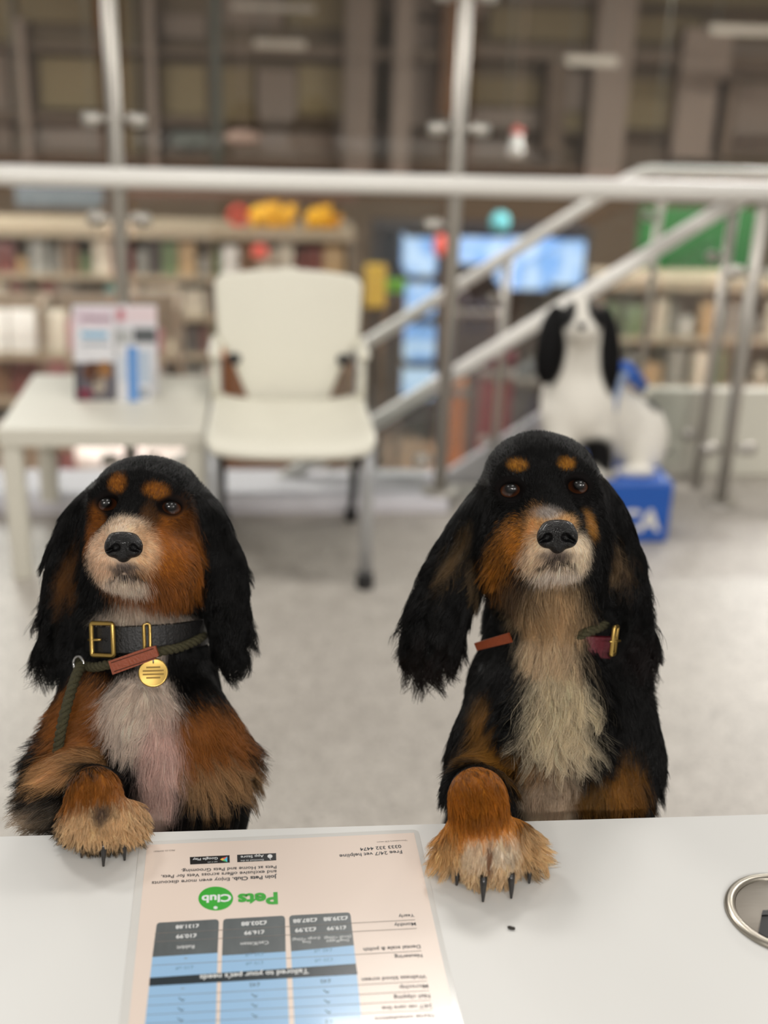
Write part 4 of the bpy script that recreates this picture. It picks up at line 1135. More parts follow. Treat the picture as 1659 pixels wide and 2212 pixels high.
# ------------------------------------------------------------------ dog on the left
def left_dog():
    g = Dog(); g.base = s2l(*BLACK)
    # skull and face
    g.e(314, 1098, 1.10, 116, 92, 112); g.e(322, 1050, 1.09, 84, 48, 82, k=.03)
    g.e(255, 1050, 1.046, 34, 24, 26); g.e(346, 1060, 1.046, 36, 24, 26)
    g.c((300, 1080, 1.045, 40), (270, 1158, .998, 35), .02)
    g.e(276, 1190, 1.025, 80, 56, 80, k=.02)
    g.e(232, 1210, 1.025, 42, 50, 54, k=.015); g.e(338, 1222, 1.035, 70, 62, 70, k=.02)
    g.e(243, 1212, 1.003, 34, 30, 30, k=.01); g.e(291, 1216, 1.003, 36, 30, 30, k=.01)
    g.e(265, 1242, 1.012, 46, 23, 40, k=.008)
    g.e(372, 1180, 1.075, 52, 90, 80, k=.025); g.e(222, 1165, 1.07, 34, 70, 70, k=.02)
    g.e(292, 1250, 1.065, 82, 50, 78, k=.02)
    # eye sockets
    for (x, y, a) in ((230, 1085, -10), (369, 1093, 12)):
        g.e(x, y, 1.050, 42, 36, 34, k=.008); g.e(x, y + 4, 1.030, 29, 18, 44, a, .0025, True)
    g.e(240, 1244, .982, 30, 4, 50, -24, .003, True); g.e(290, 1247, .982, 34, 4, 50, 26, .003, True); g.e(265, 1228, .972, 2.5, 18, 24, 4, .003, True)
    # ears: long flat leathers hanging to the level of the collar
    for q in ((197, 1105, 1.105, 40, 50, 34, 25), (163, 1170, 1.10, 46, 72, 28, 20), (150, 1250, 1.095, 46, 80, 26, 4), (140, 1330, 1.095, 42, 72, 24, 8), (124, 1392, 1.095, 28, 42, 18, 14)): g.e(*q[:6], rot=q[6], k=.018)
    for q in ((436, 1112, 1.105, 40, 48, 34, -20), (466, 1180, 1.10, 44, 76, 28, -16), (484, 1262, 1.095, 42, 78, 26, -8), (488, 1340, 1.095, 34, 64, 24, -4), (492, 1395, 1.095, 20, 34, 18, 0)): g.e(*q[:6], rot=q[6], k=.018)
    # neck, chest, trunk
    g.c((305, 1255, 1.115, 100), (312, 1420, 1.125, 128), .03)
    g.e(315, 1500, 1.135, 150, 115, 120, k=.04); g.e(338, 1690, 1.15, 185, 190, 140, k=.04)
    g.e(292, 1565, 1.055, 62, 78, 50, k=.03)
    g.e(355, 1690, 1.06, 42, 130, 40, k=.03)
    # foreleg on the desk
    g.e(193, 1555, 1.085, 68, 105, 70, 14, .03); g.c((175, 1630, 1.075, 60), (172, 1690, 1.035, 52), .025)
    g.c((172, 1690, 1.03, 50), (200, 1706, .985, 42), .02)
    w = lambda px, py, z: atz(px, py, z)
    b = g.b; sc = S_(.97)
    b.cone(atd(200, 1706, .99), 42 * S_(.985), w(203, 1712, .922), 44 * sc, .015)
    b.cone(w(203, 1712, .922), 44 * sc, w(222, 1758, .912), 50 * sc, .015)
    b.ell(w(224, 1775, .905), np.array([72, 34, 44]) * sc, [_r0, [0, 0, 1.], np.cross([0, 0, 1.], -_r0)], .012)
    for (x, y, r) in ((166, 1782, 24), (205, 1806, 25), (246, 1806, 25), (284, 1782, 23)):
        b.cone(w(x, y - 26, .906), r * 1.05 * sc, w(x, y, .8935), r * sc, .007)
    # other foreleg goes down behind the desk edge
    g.e(432, 1590, 1.085, 82, 110, 72, -12, .03); g.c((452, 1650, 1.085, 66), (455, 1760, 1.075, 52), .03); g.c((455, 1760, 1.075, 52), (440, 1990, 1.10, 34), .02)
    g.c((440, 1990, 1.10, 34), (432, 2030, 1.07, 38), .02)
    lower_body(g, atd(338, 1750, 1.17), (-.17, 1.18, .50), 1.1, 0)
    # markings
    for (x, y) in ((230, 1085), (369, 1093)): pass
    g.p(303, 1240, 1.05, 120, 130, 90, (150, 84, 32), .12) if False else None
    g.p(360, 1205, 1.04, 62, 92, 90, TAN, .22, 10); g.p(208, 1150, 1.04, 22, 58, 50, DTAN, .35); g.p(310, 1260, 1.04, 70, 46, 70, (140, 80, 36), .3)
    g.p(390, 1130, 1.06, 26, 50, 40, DTAN, .4); g.p(325, 1130, 1.03, 14, 36, 40, (96, 58, 30), .6)
    g.p(238, 1205, 1.0, 52, 66, 60, (212, 184, 158), .3, -8); g.p(272, 1140, 1.0, 40, 24, 50, (214, 194, 172), .4); g.p(305, 1190, .99, 34, 50, 40, (196, 166, 134), .45)
    g.p(265, 1264, 1.0, 52, 24, 50, (216, 200, 184), .3); g.p(262, 1226, .98, 36, 12, 30, (104, 92, 86), .6); g.p(242, 1243, .98, 24, 5, 40, (30, 24, 24), .5, -24); g.p(286, 1245, .98, 24, 5, 40, (30, 24, 24), .5, 26); g.p(264, 1247, .98, 20, 5, 40, (34, 26, 26), .5)  # white chin; shade below the nose and in the mouth gap painted in
    g.p(257, 1046, 1.04, 19, 21, 40, (136, 78, 26), .45, -15); g.p(341, 1061, 1.04, 25, 17, 40, (136, 78, 26), .45, 15)
    for (x, y) in ((230, 1086), (369, 1094)): g.p(x, y, 1.03, 32, 26, 30, (22, 17, 16), .3)
    g.p(150, 1215, 1.07, 30, 62, 30, (104, 62, 28), .5, 14)
    g.p(305, 1325, 1.07, 86, 42, 80, (206, 190, 174), .3)
    g.p(320, 1390, 1.06, 30, 70, 70, (190, 176, 166), .4)
    g.p(186, 1545, 1.06, 74, 84, 80, (150, 88, 40), .25); g.p(180, 1640, 1.05, 56, 28, 80, (176, 136, 92), .4)
    g.p(435, 1590, 1.06, 82, 74, 80, (150, 88, 40), .28); g.p(455, 1665, 1.05, 70, 40, 80, (150, 118, 82), .45)
    g.p(300, 1525, 1.05, 72, 66, 80, (214, 198, 184), .25); g.p(290, 1580, 1.03, 56, 44, 60, (216, 200, 186), .3); g.p(345, 1660, 1.05, 44, 130, 70, (206, 178, 168), .3, 4)
    g.p(268, 1680, 1.08, 40, 70, 60, BLACK, .3); g.p(415, 1730, 1.08, 36, 70, 60, (24, 20, 20), .4)
    g.p(130, 1720, 1.04, 60, 36, 60, (150, 132, 112), .5, -20)
    g.p(220, 1726, .945, 84, 66, 60, (150, 88, 36), .15); g.p(226, 1788, .925, 110, 52, 70, (222, 190, 148), .3); g.p(150, 1686, 1.03, 62, 20, 30, (16, 14, 14), .5); g.p(215, 1752, .92, 20, 18, 40, (92, 74, 62), .8)
    # combing
    F = g.f
    for (x, y, dr, du, ln) in ((272, 1130, .0, 1, 5), (240, 1150, -.6, .6, 5), (310, 1150, .7, .5, 6), (230, 1210, -.7, -.6, 8), (300, 1210, .5, -.8, 8), (350, 1200, .6, -.7, 8), (265, 1265, 0, -1, 9), (300, 1060, .1, 1, 6), (250, 1050, -.3, 1, 6), (350, 1060, .4, 1, 6), (390, 1160, .7, -.7, 9), (210, 1160, -.5, -.8, 7)):
        F(x, y, 1.03, 45, dr, du, -.25, ln * .5, 0, .12, .15)
    for (x, y) in ((260, 1020), (320, 1005), (380, 1030), (300, 1040)): F(x, y, 1.09, 60, .1, .6, -1, 4.5, 0, .1, .15)
    for (x, y, d, r) in ((197, 1105, 1.08, 40), (436, 1112, 1.08, 40)): F(x, y, d, r, 0, -1, .05, 14, .02, .12, .5)
    for (x, y) in ((165, 1170), (150, 1250), (462, 1180), (484, 1262)): F(x, y, 1.085, 60, -.10 if x < 300 else .10, -1, 0, 30, .11, .16, .85)
    for (x, y) in ((140, 1340), (122, 1400)): F(x, y, 1.085, 50, -.22, -1, 0, 36, .18, .16, .95)
    for (x, y) in ((490, 1345), (494, 1400)): F(x, y, 1.085, 50, .12, -1, 0, 34, .18, .16, .95)
    F(305, 1310, 1.05, 70, 0, -1, .25, 22, .03, .2, .6); F(310, 1400, 1.05, 90, 0, -1, .1, 8, .02, .08, .4); F(230, 1390, 1.07, 60, 0, -1, 0, 8, 0, .08, .3); F(400, 1390, 1.07, 60, 0, -1, 0, 8, 0, .08, .3)
    F(230, 1310, 1.08, 60, -.6, -1, .1, 20, .04, .18, .6); F(400, 1320, 1.08, 60, .6, -1, .1, 22, .04, .18, .6)
    F(300, 1520, 1.04, 60, -.1, -1, .2, 22, .05, .18, .6); F(290, 1590, 1.02, 60, -.1, -1, .1, 26, .06, .2, .7); F(350, 1680, 1.04, 70, .05, -1, .1, 22, .04, .15, .5)
    F(190, 1520, 1.06, 70, -.7, -.7, .1, 20, .04, .15, .5); F(180, 1600, 1.05, 60, -1, -.35, .2, 20, .06, .16, .7); F(150, 1680, 1.05, 60, -1, -.55, .1, 42, .07, .2, .8)
    F(420, 1540, 1.06, 60, .5, -.9, .1, 18, .04, .15, .5); F(470, 1600, 1.06, 70, .7, -.8, .1, 26, .06, .18, .75); F(490, 1700, 1.06, 80, .6, -.9, .1, 34, .07, .18, .8); F(420, 1700, 1.05, 60, .2, -1, .1, 40, .06, .2, .7)
    F(270, 1700, 1.08, 60, -.1, -1, .1, 30, .05, .2, .7); F(540, 1700, 1.15, 70, .4, -1, 0, 24, .04, .15, .6)
    F(470, 1470, 1.12, 80, .2, -1, 0, 9, 0, .1, .2); F(180, 1440, 1.11, 60, -.2, -1, 0, 12, 0, .1, .3)
    F(200, 1700, .975, 36, 0, -.6, 1, 8, 0, .16, .3); F(225, 1752, .945, 42, .1, -.8, .7, 10, .05, .2, .6); F(225, 1790, .935, 40, 0, -1, .5, 9, .12, .24, .75); F(225, 1815, .93, 30, 0, -1, .4, 4, .05, .2, .6)
    F(160, 1775, .945, 30, -.6, -.8, .4, 14, .12, .28, .8); F(290, 1775, .945, 30, .7, -.7, .4, 14, .12, .28, .8)
    for (x, y) in ((230, 1086), (369, 1094)): g.bare.append((atd(x, y, 1.035), np.array([33, 27, 45]) * S_(1.035), np.array([R_, U_, T_])))
    g.bare.append((atd(266, 1182, .985), np.array([40, 34, 60]) * S_(.985), np.array([R_, U_, T_])))
    root = empty('dog', (-.17, 1.12, 0))
    tag(root, 'black and tan spaniel with white muzzle wearing a black collar, left of the desk', 'dog')
    finish(g, root, 105000, 5, .86, [(atd(225, 1780, .96), .05, 2.2), (atd(150, 1690, 1.03), .05, 1.6), (atd(290, 1180, 1.02), .07, 1.3)])
    eye(230, 1087, 1.0515, 31, root, (.0, .08, 1)); eye(369, 1095, 1.0515, 31, root, (.0, .08, 1))
    nose(267, 1180, .988, 39, root, 3)
    for (x, y, ln, dx) in ((178, 1800, .010, .10), (227, 1818, .010, .02), (267, 1806, .010, .22), (299, 1778, .008, .4)): claw(x, y, .897, ln, dx, root)
    return root
dogL = left_dog()

# ------------------------------------------------------------------ dog on the right
def right_dog():
    g = Dog(); g.base = s2l(*BLACK)
    g.e(1168, 1062, 1.105, 120, 108, 115); g.e(1162, 1008, 1.095, 92, 58, 86, k=.03)
    g.e(1112, 1020, 1.055, 38, 26, 28); g.e(1228, 1014, 1.055, 36, 26, 28)
    g.c((1178, 1060, 1.052, 42), (1202, 1140, 1.006, 37), .02)
    g.e(1196, 1168, 1.035, 84, 58, 82, k=.02)
    g.e(1138, 1188, 1.04, 56, 62, 66, k=.018); g.e(1247, 1185, 1.04, 40, 58, 62, k=.018)
    g.e(1178, 1194, 1.011, 36, 31, 31, k=.01); g.e(1231, 1192, 1.011, 35, 31, 31, k=.01)
    g.e(1206, 1219, 1.022, 46, 24, 42, k=.008)
    g.e(1106, 1130, 1.085, 54, 88, 82, k=.025); g.e(1266, 1125, 1.085, 44, 84, 78, k=.025)
    g.e(1188, 1232, 1.075, 86, 52, 80, k=.02)
    for (x, y, a) in ((1103, 1055, -8), (1250, 1047, 8)):
        g.e(x, y, 1.060, 43, 37, 34, k=.008); g.e(x, y + 4, 1.040, 29, 18.5, 44, a, .0025, True)
    g.e(1184, 1219, .99, 30, 4, 50, -24, .003, True); g.e(1232, 1217, .99, 30, 4, 50, 24, .003, True); g.e(1206, 1204, .982, 2.5, 16, 24, 0, .003, True)
    for q in ((1040, 1110, 1.11, 44, 58, 36, 28), (1008, 1180, 1.105, 56, 76, 30, 26), (972, 1262, 1.10, 62, 80, 28, 24), (942, 1340, 1.095, 62, 72, 27, 20), (925, 1398, 1.095, 48, 40, 22, 14)): g.e(*q[:6], rot=q[6], k=.018)
    for q in ((1298, 1095, 1.11, 40, 58, 36, -20), (1328, 1165, 1.105, 40, 74, 30, -16), (1348, 1250, 1.10, 40, 78, 28, -9), (1362, 1330, 1.10, 38, 66, 26, -6), (1368, 1382, 1.10, 28, 34, 20, 0)): g.e(*q[:6], rot=q[6], k=.018)
    g.c((1185, 1225, 1.125, 108), (1195, 1420, 1.14, 150), .03)
    g.e(1192, 1500, 1.15, 172, 120, 128, k=.04); g.e(1200, 1690, 1.165, 205, 200, 145, k=.04)
    g.e(1195, 1560, 1.075, 80, 90, 56, k=.035); g.e(1185, 1720, 1.085, 70, 90, 50, k=.03)
    # foreleg on the desk
    g.e(1072, 1560, 1.11, 66, 95, 72, 14, .03); g.c((1050, 1620, 1.10, 66), (1032, 1700, 1.065, 60), .03)
    g.c((1032, 1700, 1.06, 58), (1032, 1712, 1.005, 50), .02)
    w = lambda px, py, z: atz(px, py, z); b = g.b; sc = S_(.98)
    b.cone(atd(1032, 1714, 1.01), 50 * S_(1.0), w(1032, 1722, .940), 50 * sc, .015)
    b.cone(w(1032, 1722, .940), 50 * sc, w(1040, 1790, .918), 60 * sc, .015)
    b.ell(w(1052, 1826, .906), np.array([88, 36, 52]) * sc, [_r0, [0, 0, 1.], np.cross([0, 0, 1.], -_r0)], .015)
    for (x, y, r) in ((985, 1846, 27), (1034, 1878, 30), (1085, 1876, 30), (1130, 1842, 26)):
        b.cone(w(x + (1052 - x) * .2, y - 40, .912), r * 1.1 * sc, w(x, y, .8945), r * sc, .008)
    g.e(1335, 1590, 1.115, 80, 125, 78, -10, .035); g.c((1335, 1650, 1.11, 72), (1322, 1760, 1.095, 58), .03); g.c((1322, 1760, 1.095, 58), (1305, 1980, 1.11, 36), .02)
    g.c((1305, 1980, 1.11, 36), (1300, 2020, 1.085, 40), .02)
    lower_body(g, atd(1200, 1750, 1.185), (.30, 1.20, .50), 1.1, 0)
    # markings
    P = g.p
    P(1112, 1176, 1.06, 42, 62, 60, (176, 108, 40), .2, 6); P(1160, 1160, 1.03, 32, 60, 60, (186, 138, 86), .35); P(1264, 1138, 1.05, 17, 32, 50, (160, 106, 50), .5)
    P(1205, 1195, 1.0, 66, 58, 50, (212, 192, 166), .3); P(1200, 1128, 1.0, 46, 20, 50, (176, 140, 96), .4); P(1182, 1110, 1.01, 26, 14, 40, (140, 132, 126), .7)
    P(1168, 1215, 1.01, 44, 34, 40, (206, 184, 158), .4); P(1248, 1200, 1.02, 26, 44, 50, (216, 200, 178), .4)
    P(1207, 1200, .99, 36, 12, 30, (104, 92, 84), .6); P(1186, 1217, .99, 24, 5, 40, (26, 22, 22), .5, -24); P(1230, 1215, .99, 24, 5, 40, (26, 22, 22), .5, 24); P(1208, 1220, .99, 20, 5, 40, (30, 24, 24), .5); P(1207, 1244, 1.01, 50, 20, 50, (220, 208, 196), .3)  # dark lips, white chin; mouth gap and under-nose shade painted into the coat
    P(1117, 1005, 1.05, 20, 13, 40, (140, 88, 30), .45); P(1222, 1002, 1.05, 18, 13, 40, (140, 88, 30), .45)
    for (x, y) in ((1103, 1056), (1250, 1048)): P(x, y, 1.04, 33, 27, 30, (20, 16, 16), .3)
    P(1110, 1255, 1.07, 46, 26, 40, (96, 74, 52), .6)
    P(990, 1180, 1.08, 16, 56, 40, (110, 88, 60), .7, 24); P(1030, 1235, 1.08, 10, 44, 40, (104, 84, 58), .8, -8); P(1322, 1190, 1.08, 12, 46, 40, (132, 108, 80), .7, -8); P(1352, 1210, 1.08, 12, 34, 40, (84, 66, 48), .8)
    P(920, 1405, 1.09, 60, 46, 40, (30, 21, 18), .6); P(1372, 1380, 1.09, 34, 50, 40, (30, 20, 20), .6)
    P(1195, 1305, 1.06, 70, 62, 90, (172, 146, 112), .4); P(1192, 1390, 1.06, 58, 70, 90, (196, 176, 148), .3)
    P(1198, 1490, 1.07, 52, 80, 90, (212, 198, 170), .3, 4); P(1205, 1565, 1.05, 60, 56, 80, (206, 192, 166), .35); P(1188, 1710, 1.07, 58, 110, 80, (164, 146, 126), .3, 2)
    P(1090, 1612, 1.09, 74, 36, 80, (148, 98, 46), .45); P(1052, 1560, 1.09, 28, 54, 60, (136, 90, 44), .5)
    P(1335, 1672, 1.09, 44, 66, 80, (134, 84, 30), .45, 8); P(1262, 1690, 1.08, 36, 50, 60, (124, 82, 36), .5)
    P(1034, 1742, .932, 84, 92, 75, (160, 94, 32), .1); P(1040, 1780, .94, 84, 34, 60, (182, 118, 54), .3); P(985, 1850, .93, 60, 56, 60, (208, 172, 122), .4); P(1070, 1846, .92, 72, 56, 60, (226, 210, 188), .3); P(1045, 1890, .92, 100, 40, 60, (212, 186, 150), .4)
    P(1058, 1850, .90, 6, 36, 60, (132, 96, 70), .5); P(1022, 1850, .90, 22, 36, 60, (220, 200, 174), .5); P(1150, 1835, .92, 40, 46, 60, (214, 182, 138), .4)
    F = g.f
    for (x, y, dr, du, ln) in ((1190, 1090, 0, 1, 5), (1150, 1120, -.6, .6, 5), (1240, 1120, .7, .5, 5), (1140, 1190, -.5, -.8, 8), (1250, 1190, .4, -.9, 8), (1175, 1205, -.4, -.9, 8), (1235, 1205, .4, -.9, 8), (1207, 1245, 0, -1, 9), (1165, 1010, 0, 1, 6), (1110, 1010, -.3, 1, 6), (1225, 1005, .4, 1, 6), (1080, 1130, -.6, -.8, 8), (1275, 1120, .6, -.8, 8)):
        F(x, y, 1.04, 45, dr, du, -.25, ln * .5, 0, .12, .15)
    for (x, y) in ((1090, 985), (1160, 955), (1230, 980), (1160, 1000)): F(x, y, 1.10, 60, .1, .6, -1, 4.5, 0, .1, .15)
    for (x, y) in ((1040, 1110), (1298, 1095)): F(x, y, 1.09, 42, 0, -1, .05, 16, .02, .12, .5)
    for (x, y) in ((1005, 1185), (970, 1265)): F(x, y, 1.09, 65, -.25, -1, 0, 34, .12, .16, .85)
    for (x, y) in ((1330, 1170), (1350, 1250)): F(x, y, 1.09, 60, .12, -1, 0, 32, .12, .16, .85)
    for (x, y) in ((942, 1345), (925, 1400)): F(x, y, 1.085, 55, -.05, -1, 0, 32, .20, .16, .95)
    for (x, y) in ((1363, 1335), (1370, 1385)): F(x, y, 1.09, 50, .12, -1, 0, 34, .20, .16, .95)
    F(1190, 1300, 1.06, 70, 0, -1, .3, 40, .07, .3, .7); F(1195, 1390, 1.05, 70, .1, -1, .3, 46, .07, .25, .8); F(1130, 1420, 1.05, 50, -.6, -.8, .4, 46, .08, .3, .8)
    F(1200, 1490, 1.05, 60, .3, -1, .3, 48, .12, .26, .9); F(1260, 1500, 1.06, 60, .6, -.9, .3, 50, .12, .28, .95); F(1140, 1520, 1.05, 60, -.5, -.9, .3, 42, .12, .26, .9); F(1200, 1580, 1.03, 70, 0, -1, .2, 40, .10, .22, .9); F(1270, 1590, 1.06, 60, .4, -1, .2, 36, .10, .22, .9)
    F(1090, 1320, 1.10, 60, -.5, -1, .1, 20, .04, .16, .6); F(1290, 1320, 1.10, 60, .5, -1, .1, 24, .04, .16, .6)
    F(1185, 1720, 1.07, 70, 0, -1, .1, 24, .05, .16, .6); F(1060, 1570, 1.09, 60, -.1, -1, .2, 24, .05, .18, .6); F(1100, 1620, 1.08, 60, -.9, -.3, .2, 32, .06, .2, .7); F(1000, 1700, 1.08, 50, -.3, -1, 0, 16, .03, .12, .5)
    F(1335, 1600, 1.09, 70, .1, -1, .1, 18, .04, .14, .5); F(1330, 1690, 1.08, 70, .15, -1, .1, 32, .06, .18, .7); F(1260, 1700, 1.08, 50, .2, -1, .1, 34, .06, .2, .7); F(1410, 1640, 1.15, 80, .2, -1, 0, 10, .02, .12, .4); F(1030, 1460, 1.12, 70, -.2, -1, 0, 12, .02, .12, .4); F(1360, 1470, 1.13, 70, .6, -1, 0, 20, .04, .16, .5)
    F(1032, 1700, .985, 40, 0, -.5, 1, 4, 0, .1, .2); F(1042, 1770, .96, 50, 0, -.8, .7, 6, .02, .12, .3); F(1050, 1835, .94, 50, 0, -1, .5, 15, .05, .2, .7); F(1055, 1890, .92, 45, 0, -1, .3, 6, .05, .2, .7)
    F(965, 1820, .945, 30, -.8, -.55, .3, 20, .10, .28, .85); F(1145, 1825, .945, 30, .8, -.5, .3, 20, .10, .28, .85)
    for (x, y) in ((1103, 1056), (1250, 1048)): g.bare.append((atd(x, y, 1.045), np.array([34, 27, 45]) * S_(1.045), np.array([R_, U_, T_])))
    g.bare.append((atd(1204, 1160, .994), np.array([43, 34, 60]) * S_(.994), np.array([R_, U_, T_])))
    root = empty('dog', (.27, 1.13, 0))
    tag(root, 'black and tan spaniel with shaggy cream chest and big paw beside the price sheet', 'dog')
    finish(g, root, 110000, 8, .86, [(atd(1052, 1830, .96), .055, 2.4), (atd(1200, 1180, 1.02), .07, 1.3), (atd(1200, 1500, 1.06), .07, 1.4)])
    eye(1103, 1057, 1.0615, 32, root, (0, .08, 1)); eye(1250, 1049, 1.0615, 32, root, (0, .08, 1))
    nose(1204, 1158, .995, 42, root, -1)
    for (x, y, ln, dx) in ((990, 1862, .008, -.1), (1043, 1894, .0095, .05), (1102, 1887, .0095, .12), (1142, 1858, .008, .1)): claw(x, y, .897, ln, dx, root, 9)
    return root
dogR = right_dog()

# ================================================================== collars and leads
BRASS = mat('antique_brass', s2l(196, 164, 92), .28, .9, var=.1, scale=80)
LEATHB = mat('black_leather', s2l(26, 25, 25), .45, var=.2, scale=160, bump=.3, bscale=500)
LEATHT = mat('tan_leather', s2l(140, 66, 36), .5, var=.2, scale=140, bump=.3, bscale=500)
MAROON = mat('maroon_leather', s2l(92, 22, 34), .42, var=.15, scale=140, bump=.2, bscale=500)
ROPE = mat('olive_rope', s2l(66, 62, 38), .8, var=.35, scale=500, bump=.8, bscale=900)
SILVER = mat('silver_ring', s2l(200, 200, 200), .2, .95, var=.05)
def band(c, a, b, hgt, th, t0, t1, tiltd=0.0, slope=0.0, n=60):
    """strap round a neck: ring in the viewer's right/towards plane, tipped by tiltd, sloping sideways"""
    t = radians(tiltd); s_ = radians(slope)
    r = cos(s_) * R_ - sin(s_) * U_; u = sin(s_) * R_ + cos(s_) * U_
    f = cos(t) * T_ - sin(t) * u; u = cos(t) * u + sin(t) * T_
    m = MB(); vs = []; fs = []
    A = np.radians(np.linspace(t0, t1, n))
    for x in A:
        p = c + r * a * sin(x) + f * b * cos(x); nn = r * sin(x) * b + f * cos(x) * a; nn /= np.linalg.norm(nn)
        vs += [p - u * hgt / 2, p + u * hgt / 2, p + u * hgt * .46 + nn * th, p - u * hgt * .46 + nn * th]
    for i in range(n - 1):
        for k_ in range(4): fs.append((4 * i + k_, 4 * i + 4 + k_, 4 * i + 4 + (k_ + 1) % 4, 4 * i + (k_ + 1) % 4))
    if t1 - t0 < 359: fs += [(0, 1, 2, 3), tuple(4 * (n - 1) + k_ for k_ in (3, 2, 1, 0))]
    m.add(vs, fs)
    def at_(deg, up=0.0, out=0.0):
        x = radians(deg); p = c + r * a * sin(x) + f * b * cos(x); nn = r * sin(x) * b + f * cos(x) * a; nn /= np.linalg.norm(nn)
        tg = np.cross(u, nn); tg /= np.linalg.norm(tg)
        return p + u * up + nn * out, tg, u, nn
    return m, at_
def rect_ring(p, tg, u, w, h, r, m, name, parent, rc=.25):
    pts = []
    for (cx, cy, a0) in ((1, 1, 0), (-1, 1, 90), (-1, -1, 180), (1, -1, 270)):
        for i in range(5):
            an = radians(a0 + 22.5 * i); q = rc * min(w, h) / 2
            pts.append(p + tg * (cx * (w / 2 - q) + q * cos(an)) + u * (cy * (h / 2 - q) + q * sin(an)))
    return MB().tube(pts, r, 10, closed=True).build(name, m, parent)
def rope(pts, r, name, parent, twist=55):
    """three twisted strands along a path"""
    P = np.array([atd(*q) if len(q) == 3 else np.array(q[:3]) for q in pts])
    # resample smoothly (Catmull-Rom)
    out = []
    Q = np.vstack([2 * P[0] - P[1], P, 2 * P[-1] - P[-2]])
    for i in range(1, len(Q) - 2):
        for t in np.linspace(0, 1, 14, endpoint=False):
            out.append(.5 * (2 * Q[i] + (Q[i + 1] - Q[i - 1]) * t + (2 * Q[i - 1] - 5 * Q[i] + 4 * Q[i + 1] - Q[i + 2]) * t ** 2 + (3 * Q[i] - Q[i - 1] - 3 * Q[i + 1] + Q[i + 2]) * t ** 3))
    out = np.array(out + [P[-1]])
    ln = np.r_[0, np.cumsum(np.linalg.norm(np.diff(out, axis=0), axis=1))]
    n = max(40, int(ln[-1] / .0018)); s_ = np.linspace(0, ln[-1], n)
    C = np.stack([np.interp(s_, ln, out[:, j]) for j in range(3)], 1)
    T = np.gradient(C, axis=0); T /= np.linalg.norm(T, axis=1, keepdims=True)
    X = np.cross(T, T_); X /= np.linalg.norm(X, axis=1, keepdims=True) + 1e-9; Y = np.cross(T, X)
    for k_ in range(3):
        ph = s_ * 2 * pi * twist + k_ * 2 * pi / 3
        pth = C + (X * np.cos(ph)[:, None] + Y * np.sin(ph)[:, None]) * r * .52
        MB().tube(list(pth), r * .56, 7).build('rope_strand', ROPE, parent)
    return C

# left dog: black collar, brass fittings, tag
c0 = atd(318, 1366, 1.122)
m, at_ = band(c0, .0575, .0625, .0245, .003, -180, 180, 0, -2)
col1 = empty('dog_collar', tuple(c0)); tag(col1, 'black leather collar with square brass buckle on the left dog', 'collar')
m.build('strap', LEATHB, col1)
a1 = -26
p, tg, u, nn = at_(a1, .0008, .0052)
bk = rect_ring(p, tg, u, .0245, .0285, .0021, BRASS, 'buckle', col1, .16)
q, tg2, _, _ = at_(a1 - 11, .0, .0062); q2, _, _, _ = at_(a1 + 4, .0, .0068)
MB().tube([q - tg * .004, q, p + nn * .002, ], .0012, 8).build('prong', BRASS, bk)
for dg in (-31, -24, -17, -10):
    h_, tg3, u3, n3 = at_(dg, 0, .0031); MB().lathe([(0, 0), (.0011, 0), (.0011, .0003), (0, .0003)], h_, 12, n3).build('strap_hole', mat('slot_black'), col1)
p, tg, u, nn = at_(12, 0, .004); rect_ring(p, tg, u, .0052, .0275, .0016, BRASS, 'keeper_ring', col1, .8)
# tag hanging below the keeper
tc = atd(331, 1453, 1.040); tn = T_ * .93 + U_ * .25 + R_ * .2; tn /= np.linalg.norm(tn)
tg_o = MB().lathe([(0, -.0007), (.0122, -.0007), (.0128, 0), (.0122, .0009), (.0112, .0007), (0, .0007)], tc, 36, tn).build('name_tag', BRASS, col1)
tx = np.cross(U_, tn); tx /= np.linalg.norm(tx); ty = np.cross(tn, tx)
for (yy, w_) in ((.0045, .006), (.0015, .009), (-.0015, .009), (-.0045, .006)):
    MB().prism([(-w_, yy - .0007), (w_, yy - .0007), (w_, yy + .0007), (-w_, yy + .0007)], tn, .0003, tc + tn * .0007, tx, ty).build('engraved_line', mat('brass_dark', s2l(120, 96, 50), .4, .8), tg_o)
MB().tube([tc + ty * .0125 + (ty * cos(t) + tn * sin(t)) * .0045 for t in np.linspace(0, 2 * pi, 19)[:-1]], .0007, 8, closed=True).build('split_ring', SILVER, tg_o)
# rope lead on the left dog
ld1 = empty('rope_lead', tuple(atd(172, 1438, 1.08))); tag(ld1, 'olive rope slip lead with brown leather stop on the left dog', 'lead')
rope([(175, 1437, 1.080), (205, 1441, 1.062), (240, 1434, 1.050), (290, 1424, 1.045), (345, 1408, 1.050), (390, 1398, 1.066), (430, 1380, 1.09), (450, 1360, 1.125)], .0042, 'slip_loop', ld1)
rope([(168, 1440, 1.078), (178, 1405, 1.092), (196, 1368, 1.11), (214, 1345, 1.14)], .0042, 'slip_loop', ld1)
rope([(176, 1436, 1.070), (163, 1464, 1.052), (148, 1512, 1.040), (135, 1562, 1.035), (126, 1612, 1.040), (121, 1655, 1.055), (118, 1705, 1.095), (122, 1790, 1.16), (130, 1900, 1.22)], .0046, 'lead_rope', ld1)
MB().tube([atd(170, 1434, 1.072) + (R_ * cos(t) * .8 + U_ * sin(t) + T_ * cos(t) * .6) * .0068 for t in np.linspace(0, 2 * pi, 25)[:-1]], .0015, 8, closed=True).build('metal_ring', SILVER, ld1)
A, B = atd(239, 1441, 1.040), atd(341, 1409, 1.038); ax = (B - A); L = np.linalg.norm(ax); ax /= L; un = np.cross(T_, ax)
